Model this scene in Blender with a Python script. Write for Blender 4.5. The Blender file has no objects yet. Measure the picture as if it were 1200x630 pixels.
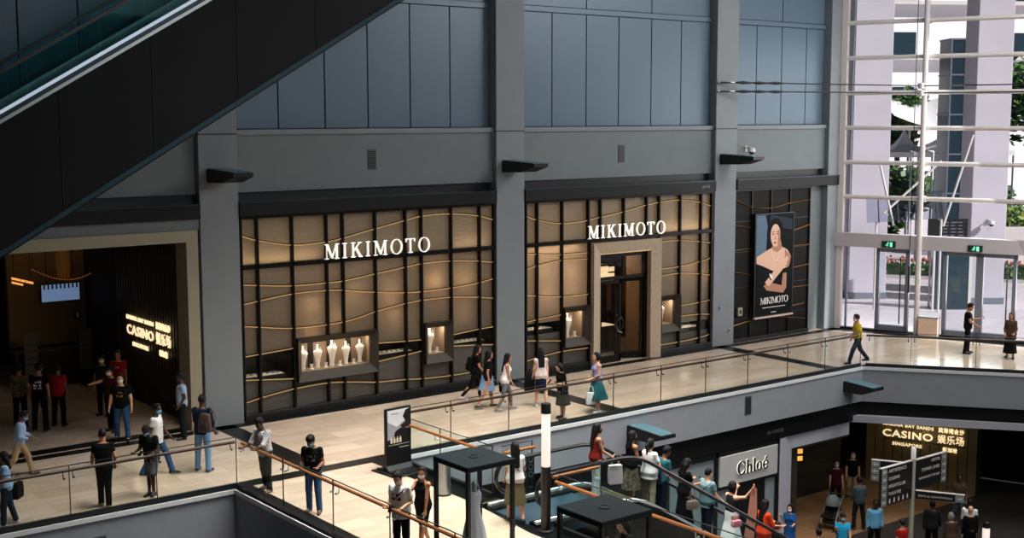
import bpy, math, random
import numpy as np
from mathutils import Matrix, Vector
R = math.radians
random.seed(7); rng = np.random.default_rng(7)
sc = bpy.context.scene
col = sc.collection

# ------------------------------------------------------------------ camera
_F = Vector((math.cos(.9067)*math.cos(.1187), math.sin(.9067)*math.cos(.1187), -math.sin(.1187)))
_Rt = _F.cross(Vector((0, 0, 1))).normalized(); _U = _Rt.cross(_F)
_a = -.00166
_R2 = _Rt*math.cos(_a) + _U*math.sin(_a); _U2 = -_Rt*math.sin(_a) + _U*math.cos(_a)
cd = bpy.data.cameras.new('camera'); cam = bpy.data.objects.new('camera', cd); col.objects.link(cam)
cam.matrix_world = Matrix(((_R2.x, _U2.x, -_F.x, -15.152), (_R2.y, _U2.y, -_F.y, -31.084), (_R2.z, _U2.z, -_F.z, 8.2), (0, 0, 0, 1)))
cd.sensor_width = 36; cd.lens = 45; cd.clip_end = 400
sc.camera = cam

# ------------------------------------------------------------------ light
sc.view_settings.view_transform = 'Standard'; sc.view_settings.look = 'None'
sc.view_settings.gamma = 1; sc.view_settings.use_curve_mapping = False
sc.view_settings.exposure = -0.22
sc.cycles.max_bounces = 8; sc.cycles.diffuse_bounces = 3; sc.cycles.glossy_bounces = 4
sc.cycles.transparent_max_bounces = 24; sc.cycles.transmission_bounces = 6
sc.cycles.use_denoising = True; sc.cycles.caustics_reflective = False; sc.cycles.caustics_refractive = False
sc.cycles.sample_clamp_indirect = 4
w = bpy.data.worlds.new('world'); sc.world = w; w.use_nodes = True
w.node_tree.nodes['Background'].inputs[0].default_value = (.62, .78, .92, 1)
w.node_tree.nodes['Background'].inputs[1].default_value = .085
def lamp(kind, name, loc, energy, color=(1, 1, 1), target=None, size=1, size_y=None, angle=None, radius=None):
    l = bpy.data.lights.new(name, kind); l.energy = energy; l.color = color
    if kind == 'AREA':
        l.size = size
        if size_y: l.shape = 'RECTANGLE'; l.size_y = size_y
    if angle is not None and kind == 'SUN': l.angle = angle
    if radius is not None: l.shadow_soft_size = radius
    if kind == 'SPOT': l.spot_size = angle or 1; l.spot_blend = .6
    o = bpy.data.objects.new(name, l); col.objects.link(o); o.location = loc
    if target is not None:
        o.rotation_euler = (Vector(target) - Vector(loc)).to_track_quat('-Z', 'Y').to_euler()
    return o
lamp('SUN', 'sun', (60+30, -80, 52), 7.2, (1, .94, .95), target=(60, 0, 0), angle=R(1))
def skylight(name, loc, e, c, target, sx, sy, spread=180):
    o = lamp('AREA', name, loc, e, c, target=target, size=sx, size_y=sy); o.data.spread = R(spread); return o
skylight('skylight_right', (21, -13, 16.4), 3400, (1, .97, .94), (18, -4, 0), 10, 9)
skylight('skylight_middle', (3, -11, 16.6), 2700, (1, .96, .90), (3, -10.5, 0), 14, 7, 80)
skylight('fascia_fill', (8, -30, 16.8), 1500, (.92, .96, 1), (14, -6, -2), 16, 10, 110)  # fill light added on the camera side to brighten the fascia
skylight('daylight_of_curtain_wall', (26.9, -5.6, 6), 1000, (1, .98, .97), (8, -3, 2), 9, 10)

# ------------------------------------------------------------------ materials
def lin(c): return tuple((v/255/12.92 if v/255 <= .04045 else ((v/255+.055)/1.055)**2.4) for v in c)
_M = {}
def mat(name, rgb, rough=.5, metal=0, emit=None, estr=0, spec=.5, noise=0, nscale=3., bump=0, bscale=40., stretch=(1, 1, 1), rgb2=None, coat=0):
    if name in _M: return _M[name]
    m = bpy.data.materials.new(name); m.use_nodes = True; nt = m.node_tree; b = nt.nodes['Principled BSDF']
    c = lin(rgb); b.inputs['Base Color'].default_value = (*c, 1)
    b.inputs['Roughness'].default_value = rough; b.inputs['Metallic'].default_value = metal
    b.inputs['Specular IOR Level'].default_value = spec
    if coat: b.inputs['Coat Weight'].default_value = coat; b.inputs['Coat Roughness'].default_value = .08
    if emit is not None:
        b.inputs['Emission Color'].default_value = (*lin(emit), 1); b.inputs['Emission Strength'].default_value = estr
    if noise or bump:
        tc = nt.nodes.new('ShaderNodeTexCoord'); mp = nt.nodes.new('ShaderNodeMapping'); mp.inputs['Scale'].default_value = stretch
        nt.links.new(tc.outputs['Object'], mp.inputs[0])
    if noise:
        n = nt.nodes.new('ShaderNodeTexNoise'); n.inputs['Scale'].default_value = nscale; n.inputs['Detail'].default_value = 5
        nt.links.new(mp.outputs[0], n.inputs['Vector'])
        cr = nt.nodes.new('ShaderNodeValToRGB'); c2 = lin(rgb2) if rgb2 else tuple(v*(1-noise) for v in c)
        cr.color_ramp.elements[0].position = .35; cr.color_ramp.elements[1].position = .65
        cr.color_ramp.elements[0].color = (*c2, 1); cr.color_ramp.elements[1].color = (*(c if rgb2 else tuple(min(1, v*(1+noise)) for v in c)), 1)
        nt.links.new(n.outputs['Fac'], cr.inputs[0]); nt.links.new(cr.outputs[0], b.inputs['Base Color'])
    if bump:
        n2 = nt.nodes.new('ShaderNodeTexNoise'); n2.inputs['Scale'].default_value = bscale
        nt.links.new(mp.outputs[0], n2.inputs['Vector'])
        bp = nt.nodes.new('ShaderNodeBump'); bp.inputs['Strength'].default_value = bump; bp.inputs['Distance'].default_value = .02
        nt.links.new(n2.outputs['Fac'], bp.inputs['Height']); nt.links.new(bp.outputs[0], b.inputs['Normal'])
    _M[name] = m; return m
def glass(name, tint, refl=1.45, rough=.01, alpha=1):
    if name in _M: return _M[name]
    m = bpy.data.materials.new(name); m.use_nodes = True; nt = m.node_tree; nt.nodes.remove(nt.nodes['Principled BSDF'])
    t = nt.nodes.new('ShaderNodeBsdfTransparent'); t.inputs[0].default_value = (*tint, 1)
    g = nt.nodes.new('ShaderNodeBsdfGlossy'); g.inputs['Roughness'].default_value = rough
    f = nt.nodes.new('ShaderNodeFresnel'); f.inputs[0].default_value = refl
    mx = nt.nodes.new('ShaderNodeMixShader')
    gm = nt.nodes.new('ShaderNodeNewGeometry'); mt = nt.nodes.new('ShaderNodeMath'); mt.operation = 'SUBTRACT'; mt.use_clamp = True
    nt.links.new(f.outputs[0], mt.inputs[0]); nt.links.new(gm.outputs['Backfacing'], mt.inputs[1])      # only the outer face of a pane mirrors
    nt.links.new(mt.outputs[0], mx.inputs[0]); nt.links.new(t.outputs[0], mx.inputs[1]); nt.links.new(g.outputs[0], mx.inputs[2])
    nt.links.new(mx.outputs[0], nt.nodes['Material Output'].inputs[0])
    _M[name] = m; return m
def tiles(name, c1, c2, grout, sx, sy, rough=.16, rot=0, off=.5, mortar=.004, spec=.5, vein=.12):
    if name in _M: return _M[name]
    m = bpy.data.materials.new(name); m.use_nodes = True; nt = m.node_tree; b = nt.nodes['Principled BSDF']
    tc = nt.nodes.new('ShaderNodeTexCoord'); mp = nt.nodes.new('ShaderNodeMapping'); mp.inputs['Rotation'].default_value = (0, 0, rot)
    nt.links.new(tc.outputs['Object'], mp.inputs[0])
    br = nt.nodes.new('ShaderNodeTexBrick'); br.offset = off; br.inputs['Scale'].default_value = 1
    br.inputs['Brick Width'].default_value = sx; br.inputs['Row Height'].default_value = sy; br.inputs['Mortar Size'].default_value = mortar
    br.inputs['Color1'].default_value = (*lin(c1), 1); br.inputs['Color2'].default_value = (*lin(c2), 1); br.inputs['Mortar'].default_value = (*lin(grout), 1)
    nt.links.new(mp.outputs[0], br.inputs['Vector'])
    n = nt.nodes.new('ShaderNodeTexNoise'); n.inputs['Scale'].default_value = 1.3; n.inputs['Detail'].default_value = 8; n.inputs['Distortion'].default_value = 1.2
    mp2 = nt.nodes.new('ShaderNodeMapping'); mp2.inputs['Scale'].default_value = (.5, 2.2, 1); mp2.inputs['Rotation'].default_value = (0, 0, .35)
    nt.links.new(tc.outputs['Object'], mp2.inputs[0]); nt.links.new(mp2.outputs[0], n.inputs['Vector'])
    mr = nt.nodes.new('ShaderNodeMapRange'); mr.inputs[1].default_value = .3; mr.inputs[2].default_value = .7; mr.inputs[3].default_value = 1-vein; mr.inputs[4].default_value = 1+vein
    nt.links.new(n.outputs['Fac'], mr.inputs[0])
    mx = nt.nodes.new('ShaderNodeMix'); mx.data_type = 'RGBA'; mx.blend_type = 'MULTIPLY'; mx.inputs[0].default_value = 1
    nt.links.new(br.outputs['Color'], mx.inputs[6]); nt.links.new(mr.outputs[0], mx.inputs[7])
    nt.links.new(mx.outputs[2], b.inputs['Base Color'])
    b.inputs['Roughness'].default_value = rough; b.inputs['Specular IOR Level'].default_value = spec
    _M[name] = m; return m
def lit_panel(name, rgb, transl, bump=.25):
    m = bpy.data.materials.new(name); m.use_nodes = True; nt = m.node_tree; b = nt.nodes['Principled BSDF']
    tc = nt.nodes.new('ShaderNodeTexCoord'); mp = nt.nodes.new('ShaderNodeMapping'); mp.inputs['Scale'].default_value = (1.4, 1, 16)
    nt.links.new(tc.outputs['Object'], mp.inputs[0])
    n = nt.nodes.new('ShaderNodeTexNoise'); n.inputs['Scale'].default_value = 3.5; n.inputs['Detail'].default_value = 6
    nt.links.new(mp.outputs[0], n.inputs['Vector'])
    cr = nt.nodes.new('ShaderNodeValToRGB'); c = lin(rgb)
    cr.color_ramp.elements[0].position = .3; cr.color_ramp.elements[1].position = .7
    cr.color_ramp.elements[0].color = (*[v*.86 for v in c], 1); cr.color_ramp.elements[1].color = (*c, 1)
    nt.links.new(n.outputs['Fac'], cr.inputs[0]); nt.links.new(cr.outputs[0], b.inputs['Base Color'])
    b.inputs['Roughness'].default_value = .22; b.inputs['Metallic'].default_value = .25
    bp = nt.nodes.new('ShaderNodeBump'); bp.inputs['Strength'].default_value = bump; bp.inputs['Distance'].default_value = .03
    nt.links.new(n.outputs['Fac'], bp.inputs['Height']); nt.links.new(bp.outputs[0], b.inputs['Normal'])
    t = nt.nodes.new('ShaderNodeBsdfTranslucent'); nt.links.new(cr.outputs[0], t.inputs[0])
    mx = nt.nodes.new('ShaderNodeMixShader'); mx.inputs[0].default_value = transl
    nt.links.new(b.outputs[0], mx.inputs[1]); nt.links.new(t.outputs[0], mx.inputs[2])
    nt.links.new(mx.outputs[0], nt.nodes['Material Output'].inputs[0]); _M[name] = m
    return m

# ------------------------------------------------------------------ mesh building
class MB:
    def __init__(s): s.v = []; s.f = []; s.mi = []
    def add(s, vs, fs, mi=0):
        o = len(s.v); s.v += [tuple(map(float, p)) for p in vs]; s.f += [tuple(i+o for i in f) for f in fs]; s.mi += [mi]*len(fs); return s
    def box(s, x0, x1, y0, y1, z0, z1, mi=0):
        return s.add([(x, y, z) for z in (z0, z1) for y in (y0, y1) for x in (x0, x1)],
                     [(0, 2, 3, 1), (4, 5, 7, 6), (0, 1, 5, 4), (2, 6, 7, 3), (0, 4, 6, 2), (1, 3, 7, 5)], mi)
    def bbox(s, x0, x1, y0, y1, z0, z1, b=.01, mi=0):      # box with chamfered edges
        vs = []; idx = {}
        X, Y, Z = (x0, x1), (y0, y1), (z0, z1)
        for i in (0, 1):
            for j in (0, 1):
                for k in (0, 1):
                    sx, sy, sz = (b, -b)[i], (b, -b)[j], (b, -b)[k]
                    for a, p in enumerate(((X[i], Y[j]+sy, Z[k]+sz), (X[i]+sx, Y[j], Z[k]+sz), (X[i]+sx, Y[j]+sy, Z[k]))):
                        idx[i, j, k, a] = len(vs); vs.append(p)
        fs = []
        q = [(0, 0), (1, 0), (1, 1), (0, 1)]
        for i in (0, 1): fs.append([idx[i, j, k, 0] for j, k in q][::(1 if i else -1)])
        for j in (0, 1): fs.append([idx[i, j, k, 1] for i, k in q][::(-1 if j else 1)])
        for k in (0, 1): fs.append([idx[i, j, k, 2] for i, j in q][::(1 if k else -1)])
        for j in (0, 1):
            for k in (0, 1): fs.append([idx[0, j, k, 1], idx[1, j, k, 1], idx[1, j, k, 2], idx[0, j, k, 2]])
        for i in (0, 1):
            for k in (0, 1): fs.append([idx[i, 0, k, 0], idx[i, 1, k, 0], idx[i, 1, k, 2], idx[i, 0, k, 2]])
            for j in (0, 1): fs.append([idx[i, j, 0, 0], idx[i, j, 1, 0], idx[i, j, 1, 1], idx[i, j, 0, 1]])
        for i in (0, 1):
            for j in (0, 1):
                for k in (0, 1): fs.append([idx[i, j, k, a] for a in range(3)])
        return s.add(vs, fs, mi)
    def prism(s, poly, o, u, v, n, mi=0, mi_front=None):    # 2-D polygon in frame (u, v), extruded along vector n
        o, u, v, n = map(Vector, (o, u, v, n)); k = len(poly)
        a = [o+u*p[0]+v*p[1] for p in poly]; b = [p+n for p in a]
        s.add(a+b, [tuple(range(k-1, -1, -1)), tuple(range(k, 2*k))], mi if mi_front is None else mi_front)
        return s.add(a+b, [(i, (i+1) % k, (i+1) % k+k, i+k) for i in range(k)], mi)
    def poly(s, pts, z0, z1, mi=0): return s.prism(pts, (0, 0, z0), (1, 0, 0), (0, 1, 0), (0, 0, z1-z0), mi)
    def cyl(s, p0, p1, r, n=12, r2=None, mi=0, cap=True):
        p0, p1 = Vector(p0), Vector(p1); d = (p1-p0).normalized(); a = d.orthogonal().normalized(); b = d.cross(a); r2 = r if r2 is None else r2
        vs = [p0+(a*math.cos(t)+b*math.sin(t))*r for t in [2*math.pi*i/n for i in range(n)]] + [p1+(a*math.cos(t)+b*math.sin(t))*r2 for t in [2*math.pi*i/n for i in range(n)]]
        fs = [(i, (i+1) % n, (i+1) % n+n, i+n) for i in range(n)]
        if cap: fs += [tuple(range(n-1, -1, -1)), tuple(range(n, 2*n))]
        return s.add(vs, fs, mi)
    def tube(s, path, r, n=8, up=(0, 0, 1), ry=None, closed=False, mi=0):   # r across, ry along up
        P = [Vector(p) for p in path]; k = len(P); up = Vector(up); ry = r if ry is None else ry; vs = []
        for i, p in enumerate(P):
            d = ((P[(i+1) % k]-P[i-1]) if closed else (P[min(i+1, k-1)]-P[max(i-1, 0)])).normalized()
            a = d.cross(up); a = a.normalized() if a.length > 1e-4 else d.orthogonal().normalized(); b = a.cross(d)
            for j in range(n):
                t = 2*math.pi*j/n; vs.append(p+a*r*math.cos(t)+b*ry*math.sin(t))
        fs = [(i*n+j, i*n+(j+1) % n, ((i+1) % k)*n+(j+1) % n, ((i+1) % k)*n+j) for i in range(k if closed else k-1) for j in range(n)]
        if not closed: fs += [tuple(range(n-1, -1, -1)), tuple(range((k-1)*n, k*n))]
        return s.add(vs, fs, mi)
    def lathe(s, prof, c=(0, 0, 0), n=20, mi=0):
        c = Vector(c); k = len(prof)
        vs = [c+Vector((r*math.cos(2*math.pi*j/n), r*math.sin(2*math.pi*j/n), z)) for r, z in prof for j in range(n)]
        fs = [(i*n+j, i*n+(j+1) % n, (i+1)*n+(j+1) % n, (i+1)*n+j) for i in range(k-1) for j in range(n)] + [tuple(range(n-1, -1, -1)), tuple(range((k-1)*n, k*n))]
        return s.add(vs, fs, mi)
    def ball(s, c, r, n=10, sc3=(1, 1, 1), mi=0):
        prof = [(max(.02, math.sin(math.pi*i/n))*r, -math.cos(math.pi*i/n)*r) for i in range(n+1)]
        m = MB().lathe(prof, n=n+4); c = Vector(c)
        return s.add([(c.x+p[0]*sc3[0], c.y+p[1]*sc3[1], c.z+p[2]*sc3[2]) for p in m.v], m.f, mi)
    def xf(s, M): s.v = [tuple(M @ Vector(p)) for p in s.v]; return s
    def build(s, name, mats, parent=None, smooth=False, loc=None, rz=0):
        me = bpy.data.meshes.new(name); me.from_pydata(s.v, [], s.f)
        for m in (mats if isinstance(mats, (list, tuple)) else [mats]): me.materials.append(m)
        me.polygons.foreach_set('material_index', s.mi)
        me.update()
        if smooth:
            me.polygons.foreach_set('use_smooth', [True]*len(s.f)); me.set_sharp_from_angle(angle=R(40))
        return link(name, me, parent, loc, rz)
def link(name, me, parent=None, loc=None, rz=0):
    o = bpy.data.objects.new(name, me); col.objects.link(o)
    if parent is not None: o.parent = parent
    if loc is not None: o.location = loc
    if rz: o.rotation_euler.z = rz
    return o
def tag(o, label, cat, group=None, kind=None):
    o['label'] = label; o['category'] = cat
    if group: o['group'] = group
    if kind: o['kind'] = kind
    return o
def thing(name, label, cat, loc=(0, 0, 0), rz=0, group=None):
    o = bpy.data.objects.new(name, None); o.empty_display_size = .2; col.objects.link(o); o.location = loc; o.rotation_euler.z = rz
    return tag(o, label, cat, group)
def struct(name, mb, m, parent=None, label=None, cat=None, smooth=False):
    o = mb.build(name, m, parent, smooth)
    if parent is None: o['kind'] = 'structure'
    if label: o['label'] = label
    if cat: o['category'] = cat
    return o
def kids(o): return [c for c in col.objects if c.parent is o]
def copy_tree(o, parent=None):
    c = o.copy(); col.objects.link(c); c.parent = parent
    for ch in kids(o): copy_tree(ch, c)
    return c
def text_mb(s, size, depth, align='LEFT', bold=0, spacing=1, mi=0):      # writing in the x-z plane, facing -y, base line at z = 0
    cu = bpy.data.curves.new('lettering', 'FONT'); cu.body = s; cu.size = size; cu.extrude = depth/2; cu.align_x = align
    cu.offset = bold; cu.space_character = spacing; cu.resolution_u = 3
    o = bpy.data.objects.new('lettering', cu); col.objects.link(o)
    dg = bpy.context.evaluated_depsgraph_get(); me = o.evaluated_get(dg).to_mesh()
    m = MB(); m.add([(v.co.x, -v.co.z, v.co.y) for v in me.vertices], [tuple(p.vertices) for p in me.polygons], mi)
    o.evaluated_get(dg).to_mesh_clear(); bpy.data.objects.remove(o); bpy.data.curves.remove(cu)
    return m
def place(mb, o, ang, s=1):                                   # local x-z lettering to a wall through o whose reading direction is at angle ang
    return mb.xf(Matrix.Translation(Vector(o)) @ Matrix.Rotation(R(ang), 4, 'Z') @ Matrix.Scale(s, 4))
# ------------------------------------------------------------------ materials of the place
M_WALL = mat('grey_painted_wall', (104, 113, 116), .62, noise=.04, nscale=2)
M_COL = mat('grey_column_paint', (120, 127, 132), .6, noise=.04, nscale=1.5)
M_PANEL = mat('blue_grey_wall_panel', (94, 113, 129), .4, metal=.2)
M_JOINT = mat('dark_joint', (22, 28, 34), .7)
M_BLACK = mat('black_painted_metal', (16, 17, 18), .4)
M_DKMETAL = mat('dark_bronze_metal', (24, 21, 18), .35, metal=.6)
M_GRANITE = mat('black_granite', (10, 14, 15), .28, spec=.25)
M_MARBLE = tiles('cream_marble_tiles', (214, 193, 173), (196, 175, 154), (156, 136, 118), 1.2, .6, rough=.13, vein=.10)
M_WHITE = mat('white_edge_strip', (225, 226, 226), .5)
M_FASCIA = mat('grey_fascia', (146, 149, 155), .55, noise=.03)
M_CURT = mat('white_coated_steel', (206, 200, 196), .45)
M_CURTD = mat('grey_door_frame', (120, 126, 138), .4, metal=.3)
M_GLASS = glass('clear_railing_glass', (.965, .985, .975), 1.3)
M_GLASST = glass('teal_tinted_glass', (.91, .965, .965), 1.3)
M_GLASSC = glass('curtain_wall_glass', (.95, .97, .97), 1.4)
M_TEAL = mat('dark_teal_metal', (44, 66, 74), .3, metal=.3)
M_STEEL = mat('brushed_steel', (170, 172, 174), .3, metal=.9)
M_CARPET = mat('dark_brown_carpet', (34, 28, 24), .9, noise=.35, nscale=6)
M_LOWFL = tiles('brown_stone_floor', (150, 116, 84), (138, 104, 74), (100, 76, 54), .9, .9, rough=.22)
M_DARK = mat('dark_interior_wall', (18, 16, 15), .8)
M_CEIL = mat('white_ceiling_paint', (170, 172, 172), .8)

# floor slabs: walkway, bridge, entrance hall
EDGE = -5.55; BX0, BX1, BX2 = -2.98, 1.2, .88
TURN = (19.5, EDGE); EDIR = (math.cos(R(-53)), math.sin(R(-53)))
def eo(t, off=0): return (TURN[0]+EDIR[0]*t-EDIR[1]*off, TURN[1]+EDIR[1]*t+EDIR[0]*off)      # along the turned edge, off = towards the hall
CD = (math.cos(R(-70)), math.sin(R(-70)))
def cw(s, off=0): return (25.3+CD[0]*s+CD[1]*off, CD[1]*s-CD[0]*off)                          # along the glass wall, off = towards the inside
FLOOR = [(-24, 14), (-24, EDGE), (BX0, EDGE), (BX0, -26), (BX2, -26), (BX2, -11.9), (.56, -11.9), (.56, -9.75), (BX1, -9.75), (BX1, EDGE), TURN, eo(14), cw(15), cw(-.4), (19.5, 14)]
struct('floor', MB().poly(FLOOR, -.03, 0), M_MARBLE, label='cream marble floor of the shop walkway and bridge', cat='floor')
t = .004
def strip(pts): b.poly(pts, 0, t)
b = MB()
strip([(-24, EDGE), (TURN[0]+.2, EDGE), (TURN[0]+.2, EDGE+.45), (-24, EDGE+.45)])
strip([(BX0, EDGE), (BX0, -26), (BX0+.45, -26), (BX0+.45, EDGE)])
strip([(BX1-.62, EDGE), (BX1-.62, -9.75), (BX1, -9.75), (BX1, EDGE)][::-1]); strip([(BX2-.6, -11.9), (BX2-.6, -26), (BX2, -26), (BX2, -11.9)][::-1]); strip([(BX2-.6, -11.9), (BX1-.62, -9.75), (.56, -9.75), (.56, -11.9)])
strip([eo(0), eo(14), eo(14, .4), eo(0, .4)])
for x in (-.92, 8.62, 18.25): strip([(x, 0), (x+.06-.1, EDGE+.45), (x+.5, EDGE+.45), (x+.58, 0)][::-1])
strip([(-24, -.38), (25.2, -.38), (25.2, -.02), (-24, -.02)])
strip([(-9, .1), (-1.4, .1), (-1.4, .55), (-9, .55)])
strip([cw(-.3, .1), cw(13, .1), cw(13, .75), cw(-.3, .75)][::-1])
struct('trim_1', b, M_GRANITE, label='black granite border strips in the floor', cat='floor border')
# fascia under the slab edge, with its white top strip
b = MB(); zf = -1.16
b.box(-24, BX0, EDGE, EDGE+.3, zf, -.03); b.box(BX0, BX0+.3, -26, EDGE, zf, -.03)
b.box(BX1, TURN[0], EDGE, EDGE+.3, zf, -.03); b.box(BX2-.3, BX2, -26, -12, zf, -.03); b.box(BX1-.3, BX1, -9.7, EDGE, zf, -.03)
b.poly([eo(0), eo(14), eo(14, .3), (TURN[0], EDGE+.3)], zf, -.03)
struct('trim_2', b, M_FASCIA, label='grey fascia below the walkway edge', cat='fascia')
b = MB(); e = .035
b.box(-24, BX0-e, EDGE-e, EDGE, -.09, .01); b.box(BX0-e, BX0, -26, EDGE, -.09, .01); b.box(BX1, TURN[0], EDGE-e, EDGE, -.09, .01)
b.poly([eo(0, -e), eo(14, -e), eo(14), eo(0)], -.09, .01)
struct('trim_3', b, M_WHITE, label='white edge strip along the top of the fascia', cat='edge strip')
# ceiling of the lower level and roof
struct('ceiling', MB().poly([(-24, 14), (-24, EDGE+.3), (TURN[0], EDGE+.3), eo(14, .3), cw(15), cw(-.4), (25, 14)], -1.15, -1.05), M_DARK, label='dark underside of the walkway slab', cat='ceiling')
struct('ceiling.001', MB().poly([(-24, 14), (-24, -46), (40, -46), cw(18), cw(-.5), (25, 14)], 17.2, 17.4), M_CEIL, label='unseen roof keeping the sun out of the atrium', cat='roof')  # out of view, carried past the camera to block direct sun

# facade wall: columns, spandrels, blue-grey panels
SP, CWD = 9.68, 1.1
colx = [-SP, 0, SP, 2*SP]
for x in colx:
    o = struct('column', MB().bbox(x-CWD, x, 0, .6, 0, 17.2, .015), M_COL); o['label'] = 'grey painted square column of the facade'; o['category'] = 'column'; o['group'] = 'facade columns'
    j = struct('joint', MB().box(x-CWD-.002, x+.002, -.003, .1, 7.735, 7.765), M_JOINT, o)
o = struct('column', MB().bbox(24.5, 25.28, 0, .6, 0, 17.2, .015), M_COL, label='grey column between the poster bay and the glass wall', cat='column')
b = MB()
for x0, x1 in ((-SP, -CWD), (0, SP-CWD), (SP, 2*SP-CWD), (2*SP, 24.5)):
    b.box(x0, x1, .2, .5, 6.2, 7.72); b.box(x0, x1, .42, .6, 5.3, 6.2)
b.box(23.62, 24.5, .3, .6, 0, 5.6)
b.box(-SP, -8.2, .05, .6, 0, 5.6); b.box(-8.2, -1.1, .05, .5, 5.28, 5.6)
struct('wall_back', b, M_WALL, label='grey painted spandrel wall above the shopfronts', cat='wall')
b = MB()
for x0, x1 in ((-SP, -CWD), (0, SP-CWD), (SP, 2*SP-CWD), (2*SP, 24.5)): b.box(x0, x1+.0, .14, .5, 7.72, 7.86)
struct('trim_4', b, M_COL, label='ledge above the spandrel wall', cat='ledge')
PAN = [(-SP, -CWD, [-8.3, -6.85, -5.4, -3.95, -2.5]), (0, SP-CWD, [1.41, 2.86, 4.26, 5.7, 7.12]), (SP, 2*SP-CWD, [11.07, 12.51, 13.93, 15.42, 16.84]), (2*SP, 24.5, [20.7, 22.08, 23.47])]
for x0, x1, js in PAN:
    o = struct('wall_panel', MB().box(x0, x1, .42, .6, 7.86, 17.2), M_JOINT, label='dark backing behind blue-grey wall panels', cat='wall'); o['group'] = 'backings of the upper wall panels'
    e = [x0]+js+[x1]; b = MB()
    for i in range(len(e)-1): b.bbox(e[i]+.018, e[i+1]-.018, .35, .43, 7.88, 11.42, .006)
    u = [x0]+js[1::2]+[x1]
    for i in range(len(u)-1): b.bbox(u[i]+.018, u[i+1]-.018, .35, .43, 11.62, 17.1, .006)
    b.box(x0, x1, .3, .44, 11.44, 11.6)
    struct('panel_cladding', b, M_PANEL, o)
# dark roller-shutter headers over each bay
M_HEAD = mat('black_shutter_header', (15, 15, 15), .5, spec=.25)
for x0, x1, lab in ((-SP+.05, -1.1, 'black header beam over the casino entrance'), (0, 8.57, 'black header beam over the left jewellery shopfront'), (SP, 18.27, 'black header beam over the jewellery shopfront with the door'), (2*SP, 25.12, 'black header beam over the poster bay')):
    h = struct('trim_5', MB().bbox(x0, x1, -.06, .42, 5.57, 5.94, .012), M_HEAD, label=lab, cat='header beam')
    struct('recess', MB().box(x0, x1-.02, .3, .44, 5.94, 6.2), M_BLACK, h)
    struct('top_flange', MB().box(x0, x1, -.075, .42, 5.925, 5.95), M_TEAL, h)

# ------------------------------------------------------------------ glass wall to the outside and its doors
g = struct('window_1', MB().prism([(0, 0), (13, 0), (13, 17), (0, 17)], (*cw(0), .0), (*CD, 0), (0, 0, 1), (CD[1]*-.02, CD[0]*.02, 0)), M_GLASSC, label='tall glass wall of the entrance hall', cat='glass wall')
def cbox(b, s0, s1, o0, o1, z0, z1, mi=0):
    return b.prism([(s0, z0), (s1, z0), (s1, z1), (s0, z1)], (*cw(0, o0), 0), (*CD, 0), (0, 0, 1), (CD[1]*(o1-o0), -CD[0]*(o1-o0), 0), mi)
def cp(s, off, z): return (*cw(s, off), z)
for k in range(9):
    z = 3.79+1.31*k + (.02 if k else 0)
    if k == 0: continue
    b = MB().cyl(cp(-.1, .1, z), cp(13, .1, z), .085, 12)
    for s in (3.12, 10): b.cyl(cp(s-.14, .1, z), cp(s+.14, .1, z), .12, 12)
    struct('transom', b, M_CURT, g)
struct('jamb', cbox(MB(), -.06, .16, -.05, .2, 0, 17), M_CURT, g)
struct('jamb', cbox(MB(), .3, .36, -.05, .06, 0, 17), M_CURTD, g)
b = MB().cyl(cp(3.12, .32, 0), cp(3.12, .32, 17), .1, 16)
for k in range(10): b.cyl(cp(3.12, .32, 3.79+1.31*k), cp(3.12, .05, 3.79+1.31*k), .07, 10)
struct('mast', b, M_CURT, g, smooth=True)
struct('mast', MB().cyl(cp(10, .32, 0), cp(10, .32, 17), .1, 16), M_CURT, g, smooth=True)
struct('door_header', cbox(cbox(MB(), -.3, 3.0, -.1, .3, 3.22, 3.74), 3.2, 13, -.1, .3, 3.22, 3.74), mat('lilac_grey_header', (182, 176, 180), .5), g)
struct('stay_cable', MB().cyl(cp(2.8, .36, 1.6), cp(2.8, .36, 17), .014, 6).cyl(cp(2.8, .36, 1.6), cp(2.8, .36, 2.6), .035, 8), M_BLACK, g)
struct('sill', cbox(MB(), -.1, 13, -.12, .14, 0, .06), M_BLACK, g)
dn = 0
for (s0, s1, open_) in ((1.48, 2.72, 1), (3.98, 5.28, 0), (5.28, 6.56, 0)):
    dn += 1
    b = MB()
    cbox(b, s0, s0+.13, -.09, .1, .06, 3.22); cbox(b, s1-.13, s1, -.09, .1, .06, 3.22); cbox(b, s0, s1, -.09, .1, 3.06, 3.22); cbox(b, s0, s1, -.09, .1, .06, .26)
    d = struct('door_%d' % dn, b, M_CURTD, label=['glass entrance door with tall pull bar, left of the white mast', 'glass door panel right of the stone box', 'rightmost glass door panel of the entrance'][dn-1], cat='door')
    struct('door_glass', cbox(MB(), s0+.13, s1-.13, -.01, .01, .26, 3.06), M_GLASSC, d)
    if dn != 2: struct('pull_bar', MB().cyl(cp(s1-.3, .14, .35), cp(s1-.3, .14, 2.9), .025, 10).cyl(cp(s1-.3, .14, .6), cp(s1-.3, 0, .6), .015, 8).cyl(cp(s1-.3, .14, 2.6), cp(s1-.3, 0, 2.6), .015, 8), mat('dark_pull_bar', (70, 60, 56), .3, metal=.7), d)

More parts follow.
